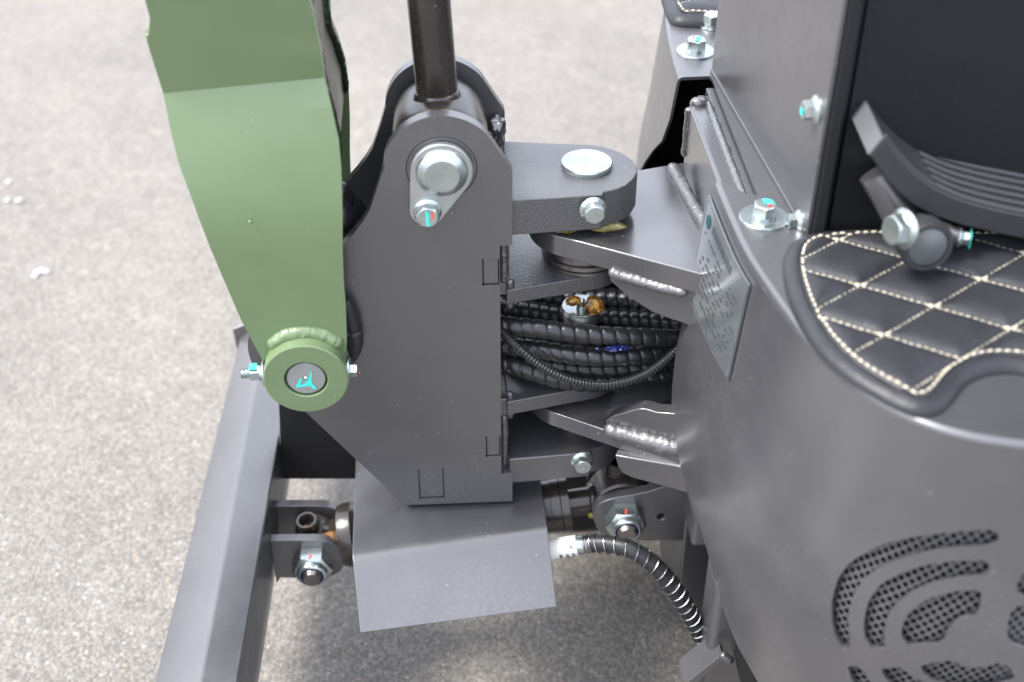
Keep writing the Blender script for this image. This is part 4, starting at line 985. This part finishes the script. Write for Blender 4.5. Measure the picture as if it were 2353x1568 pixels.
s0_, s1_ = QY(1240, 1266, -0.028), QY(1326, 1253, -0.030)
dirs = (s1_-s0_).normalized()
link('white_sleeve', lathe(s0_, dirs, [(0.0, 0), (0.0098, 0), (0.0094, (s1_-s0_).length*0.99), (0.0088, (s1_-s0_).length), (0.0, (s1_-s0_).length)], 36), 'white_wrap', bh)
link('ferrule', lathe(s1_, dirs, [(0.0, 0), (0.0086, 0), (0.0088, 0.0060), (0.0080, 0.0072), (0, 0.0072)], 32), 'zinc', bh)
a_n, u_n, v_n = basis(dirs)
def on_sleeve(f, ang, r=0.00985):
    c = s0_.lerp(s1_, f); d = Vector((0, -math.cos(rad(ang)), math.sin(rad(ang)))); d = (d-dirs*d.dot(dirs)).normalized(); return c+d*r, d
txt = []
for f, wd in ((0.55, 'BM'), (0.72, 'K015'), (0.88, 'B28')):
    for k, ch in enumerate(wd):
        p, d = on_sleeve(f, -2-k*14); tdir = d.cross(dirs).normalized()
        if tdir.z > 0: tdir = -tdir
        txt.append(text_mesh(ch, 0.0042, p, tdir, d.cross(tdir), 0.00012))
link('lettering', join(*txt), 'black_ink', bh, flat=True)
p, d = on_sleeve(0.86, 42, 0.0099); tt = d.cross(dirs).normalized()
link('paint_mark', prism([p-tt*0.0017-dirs*0.0008, p+tt*0.0014-dirs*0.0010, p+tt*0.0017+dirs*0.0008, p-tt*0.0014+dirs*0.0010], d*0.0004), 'red_ink', bh, flat=True)

# ================================================================== QUILTED FLOOR MATS
def quilt(name, label, outline, N0, e1, e2, tz=0.0115, piping=0.0055):
    """stuffed leather mat: lattice N0 + i*e1 + j*e2, rolled edge, stitch lines"""
    e1 = Vector(e1); e2 = Vector(e2); N0 = Vector(N0)
    M = Matrix(((e1.x, e2.x), (e1.y, e2.y))).inverted()
    poly = [(p.x, p.y) for p in outline]
    n = len(poly)
    # inward offset outline
    area = sum(poly[i-1][0]*poly[i][1]-poly[i][0]*poly[i-1][1] for i in range(n))
    sg = 1 if area > 0 else -1
    def offset(d):
        out = []
        for i in range(n):
            a, b = Vector(poly[i-1]), Vector(poly[(i+1) % n]); t = (b-a).normalized(); nn = Vector((-t.y, t.x))*sg; out.append((poly[i][0]+nn.x*d, poly[i][1]+nn.y*d))
        return out
    inn = offset(0.0105)
    segs = [(Vector(inn[i-1]), Vector(inn[i])) for i in range(n)]
    def dist(p):
        best = 1
        for a, b in segs:
            ab = b-a; t = max(0, min(1, (p-a).dot(ab)/max(1e-12, ab.length_squared))); best = min(best, (p-a-ab*t).length)
        return best
    def hgt(x, y):
        q = M @ Vector((x-N0.x, y-N0.y)); fa, fb = q.x % 1.0, q.y % 1.0
        da = min(fa, 1-fa)*e1.length; db = min(fb, 1-fb)*e2.length
        d = min(da, db, dist(Vector((x, y)))+0.0004)
        puff = 1-math.exp(-d/0.0055)
        return ZF+tz-0.0042+0.0052*puff+0.0007*noise.noise(Vector((x*60, y*60, 1)))
    vs, fs = cdt(inn, [], 0.0022)
    o = root(name, (sum(p[0] for p in poly)/n, sum(p[1] for p in poly)/n, ZF), label[0], label[1], 'quilted floor mats')
    link('quilted_top', mesh([(v.x, v.y, hgt(v.x, v.y)) for v in vs], fs), 'leather', o, angle=180)
    # rolled rim
    V = []; F = []; kk = 12
    for j in range(kk+1):
        a = math.pi*j/kk; d = 0.0105-0.0002 if j == 0 else 0.0052+0.0052*math.cos(a)
        loop = offset(d)
        for i, p in enumerate(loop):
            z = ZF+0.0008+ (tz-0.0045)*0.5*(1+math.cos(a)) if False else ZF+0.0004+(tz-0.0042-0.0004)*(1-j/kk)+0.0030*math.sin(a)
            z += 0.0005*noise.noise(Vector((p[0]*140, p[1]*140, j)))
            V.append((p[0], p[1], z))
    for j in range(kk):
        for i in range(n): F.append([j*n+i, j*n+(i+1) % n, (j+1)*n+(i+1) % n, (j+1)*n+i])
    link('rolled_rim', mesh(V, F), 'leather', o, angle=180)
    # stitches
    st = []
    def stitch(p, d, L, wd):
        d = Vector((d.x, d.y)).normalized(); sx = Vector((-d.y, d.x)); z = hgt(p.x, p.y)+0.0006
        jit = random.uniform(-0.12, 0.12); d2 = (d+sx*jit).normalized(); s2 = Vector((-d2.y, d2.x)); vv = []
        for f, r in ((-1, 0.25), (-0.6, 0.85), (0, 1.0), (0.6, 0.85), (1, 0.25)):
            for a in range(6):
                th = a*math.pi/3; c = p+d2*(f*L/2)+s2*(wd*r*math.cos(th)); vv.append((c.x, c.y, z+wd*0.9*r*math.sin(th)-0.0004*f*f))
        st.append(vv)
    def run(a, b, L, wd):
        k = int((b-a).length/L)
        for i in range(k):
            p = a.lerp(b, (i+0.5)/k)
            if inside((p.x, p.y), inn) and dist(p) > 0.0025: stitch(p, b-a, L*0.92, wd)
    for i in range(-9, 10):
        c0 = N0.xy+e1.xy*i; run(c0-e2.xy*9, c0+e2.xy*9, 0.0046, 0.00072)
        c0 = N0.xy+e2.xy*i; run(c0-e1.xy*9, c0+e1.xy*9, 0.0046, 0.00072)
    for i in range(-9, 10):            # knots where the lines cross
        for j in range(-9, 10):
            c0 = N0.xy+e1.xy*i+e2.xy*j
            if inside((c0.x, c0.y), inn) and dist(c0) > 0.003:
                for sgn in (-1, 1):
                    stitch(c0+Vector((0.0024*sgn, 0)), Vector((1, 0.25*sgn)), 0.0050, 0.00105); stitch(c0+Vector((0.0022*sgn, -0.0012)), Vector((0.4, 1)), 0.0040, 0.0010)
    bord = offset(0.0125); LLn = [Vector((p[0], p[1], 0)) for p in bord]+[Vector((*bord[0], 0))]
    rs, _ = resample(LLn, 0.0056)
    for a, b in zip(rs, rs[1:]): stitch(((a+b)*0.5).xy, (b-a).xy, 0.0046, 0.00088)
    V = []; F = []
    for vv in st:
        b0 = len(V); V += vv
        for r in range(4):
            for a in range(6): F.append([b0+r*6+a, b0+r*6+(a+1) % 6, b0+(r+1)*6+(a+1) % 6, b0+(r+1)*6+a])
    me = bpy.data.meshes.new('m'); me.from_pydata(V, [], F); me.update()
    link('stitching', me, 'thread', o, kind='stuff', angle=180)
    return o
ZM = ZF+0.0095
opx = [(1990, 512), (1930, 514), (1870, 521), (1832, 534), (1811, 552), (1802, 590), (1808, 640), (1828, 700), (1860, 758), (1900, 806), (1955, 852), (2010, 886), (2060, 912), (2105, 930), (2140, 933), (2172, 922), (2198, 895), (2225, 862), (2262, 842), (2310, 834), (2360, 838), (2440, 862), (2520, 880)]
op = [QZ(x, y, ZM) for x, y in opx]
far_edge = [Vector((0.44, -0.19, 0)), Vector((0.44, -0.11, 0)), Vector((0.34, -0.108, 0))]
oc = catmull([(p.x, p.y, 0) for p in op], 4)
oc = [p for i, p in enumerate(oc)] + far_edge
rs_, _ = resample([Vector((p.x, p.y, 0)) for p in oc]+[Vector((oc[0].x, oc[0].y, 0))], 0.004)
n0 = QZ(1978, 652, ZM); n1 = QZ(2147, 703, ZM); n2 = QZ(2324, 751, ZM); n3 = QZ(2035, 766, ZM); n4 = QZ(2258, 637, ZM)
e1v = ((n1-n0)+(n2-n1))*0.5; e2v = (n4-n3)*0.5
quilt('floor_mat', ('black quilted leather floor mat with cream stitching below the pedal', 'floor mat'), rs_[:-1], n0.xy, e1v.xy, e2v.xy)
opx2 = [(1700, 52), (1648, 50), (1600, 49), (1556, 45), (1537, 33), (1527, 12), (1518, -20), (1508, -60), (1500, -110), (1560, -130), (1700, -130)]
op2 = [QZ(x, y, ZF+0.007) for x, y in opx2]
rs2, _ = resample([Vector((p.x, p.y, 0)) for p in catmull([(p.x, p.y, 0) for p in op2], 4, True)], 0.004)
quilt('floor_mat', ('black quilted leather mat beyond the console at the picture top', 'floor mat'), rs2[:-1], rs2[10].xy, e1v.xy, e2v.xy, tz=0.014)

# ================================================================== FOOT PEDAL
YPD = -0.150
pd = root('foot_pedal', (0.29, YPD, ZF+0.012), 'black ribbed rubber foot pedal with a light grey end cap above the mat', 'pedal')
side = [(2035, 320), (2055, 348), (2078, 374), (2110, 406), (2150, 434), (2195, 455), (2240, 470), (2300, 485), (2360, 497), (2480, 520), (2480, 575), (2353, 550), (2280, 535), (2210, 518), (2150, 498), (2100, 472), (2060, 438), (2030, 402), (2001, 360)]
sp = [QY(x, y, YPD) for x, y in side]
PW = 0.062
link('pedal_pad', prism(sp, (0.004, PW, 0)), 'black_plastic', pd, bevel=0.0012)
endc = [sp[0], sp[-1], sp[-1]+Vector((0.004, PW, 0)), sp[0]+Vector((0.004, PW, 0))]
en = (endc[1]-endc[0]).cross(endc[3]-endc[0]).normalized()
if en.x > 0: en = -en
link('end_cap', prism([p+en*0.0004 for p in endc], en*0.0025), 'grey_plastic', pd, bevel=0.0008)
topc = sp[:10]
for k in range(6):
    f = (0.06+0.86*k/5)
    pts = []
    for p in topc[4:]: pts.append(p+Vector((0.004*f, PW*f, 0.0006)))
    link('rib', tube(catmull(pts, 4), 0.0027, 10), 'black_plastic', pd)
pts = [p+Vector((0.0002, 0.003, 0.0006)) for p in topc]; link('rib', tube(catmull(pts, 4), 0.0017, 10), 'black_plastic', pd)
l0, l1 = QY(2015, 395, -0.115), QY(2085, 520, -0.130)
link('lever', tube([l0, l0.lerp(l1, 0.5), l1], 0.0128, 28), 'grey_paint', pd)
bo = QY(2078, 526, -0.176); bolt(pd, bo, (-1, -0.35, 0.12), 0.0185, 0.0080, flange=0.0135, rot=0.2)
bo2 = QY(2060, 532, -0.165)
rc = QY(2131, 566, -0.176)
link('pivot_knob', lathe(rc+Vector((-0.002, 0.029, -0.004)), (0.08, -1, 0.12), [(0, 0.016), (0.0172, 0.016), (0.0178, 0.028), (0.0165, 0.031), (0.0140, 0.031), (0.0140, 0.029)], 40), 'black_plastic', pd, angle=40)
link('knob_face', lathe(rc+Vector((-0.002, 0.029, -0.004))+Vector((0.08, -1, 0.12)).normalized()*0.0290, (0.08, -1, 0.12), [(0, 0), (0.0140, 0), (0.0125, 0.0016), (0, 0.0022)], 40), 'grey_plastic', pd, angle=50)
bt = QY(2200, 545, -0.15); bolt(pd, bt, (1, -0.3, 0), 0.0085, 0.005, flange=0.0070, teal=[(-0.005, -0.005), (0.005, -0.005), (0.005, 0.005), (-0.005, 0.005)])
link('pivot_bar', tube([bo+Vector((0.002, 0.002, 0)), rc+Vector((0, 0.02, 0.006)), bt], 0.006, 18), 'dark_steel', pd)

# ================================================================== LITTER
q = [QZ(x, y, -H) for x, y in [(72, 640), (80, 625), (97, 620), (115, 625), (113, 632), (98, 630), (88, 634), (84, 643)]]
link('paint_chip', prism(q, (0, 0, 0.004)), 'white_chip', None, tag=('curved white chip lying on the asphalt left of the boom', 'chip'), bevel=0.001)
for (x, y, r, lab) in [(20, 421, 0.004, 'upper white crumb on the asphalt near the left picture edge'), (18, 462, 0.004, 'left one of the two lower white crumbs on the asphalt'), (45, 464, 0.005, 'right one of the two lower white crumbs on the asphalt')]:
    c_ = QZ(x, y, -H); link('white_crumb', blob((c_.x, c_.y, -H+r*0.5), r*1.3, r*1.2, r*0.6, x, 0.3), 'white_chip', None, tag=(lab, 'chip', 'white crumbs on the asphalt'))

# stand everything on the ground at z = 0
for o in list(bpy.data.objects):
    if o.parent is None and o.type in ('MESH', 'EMPTY'): o.location.z += H
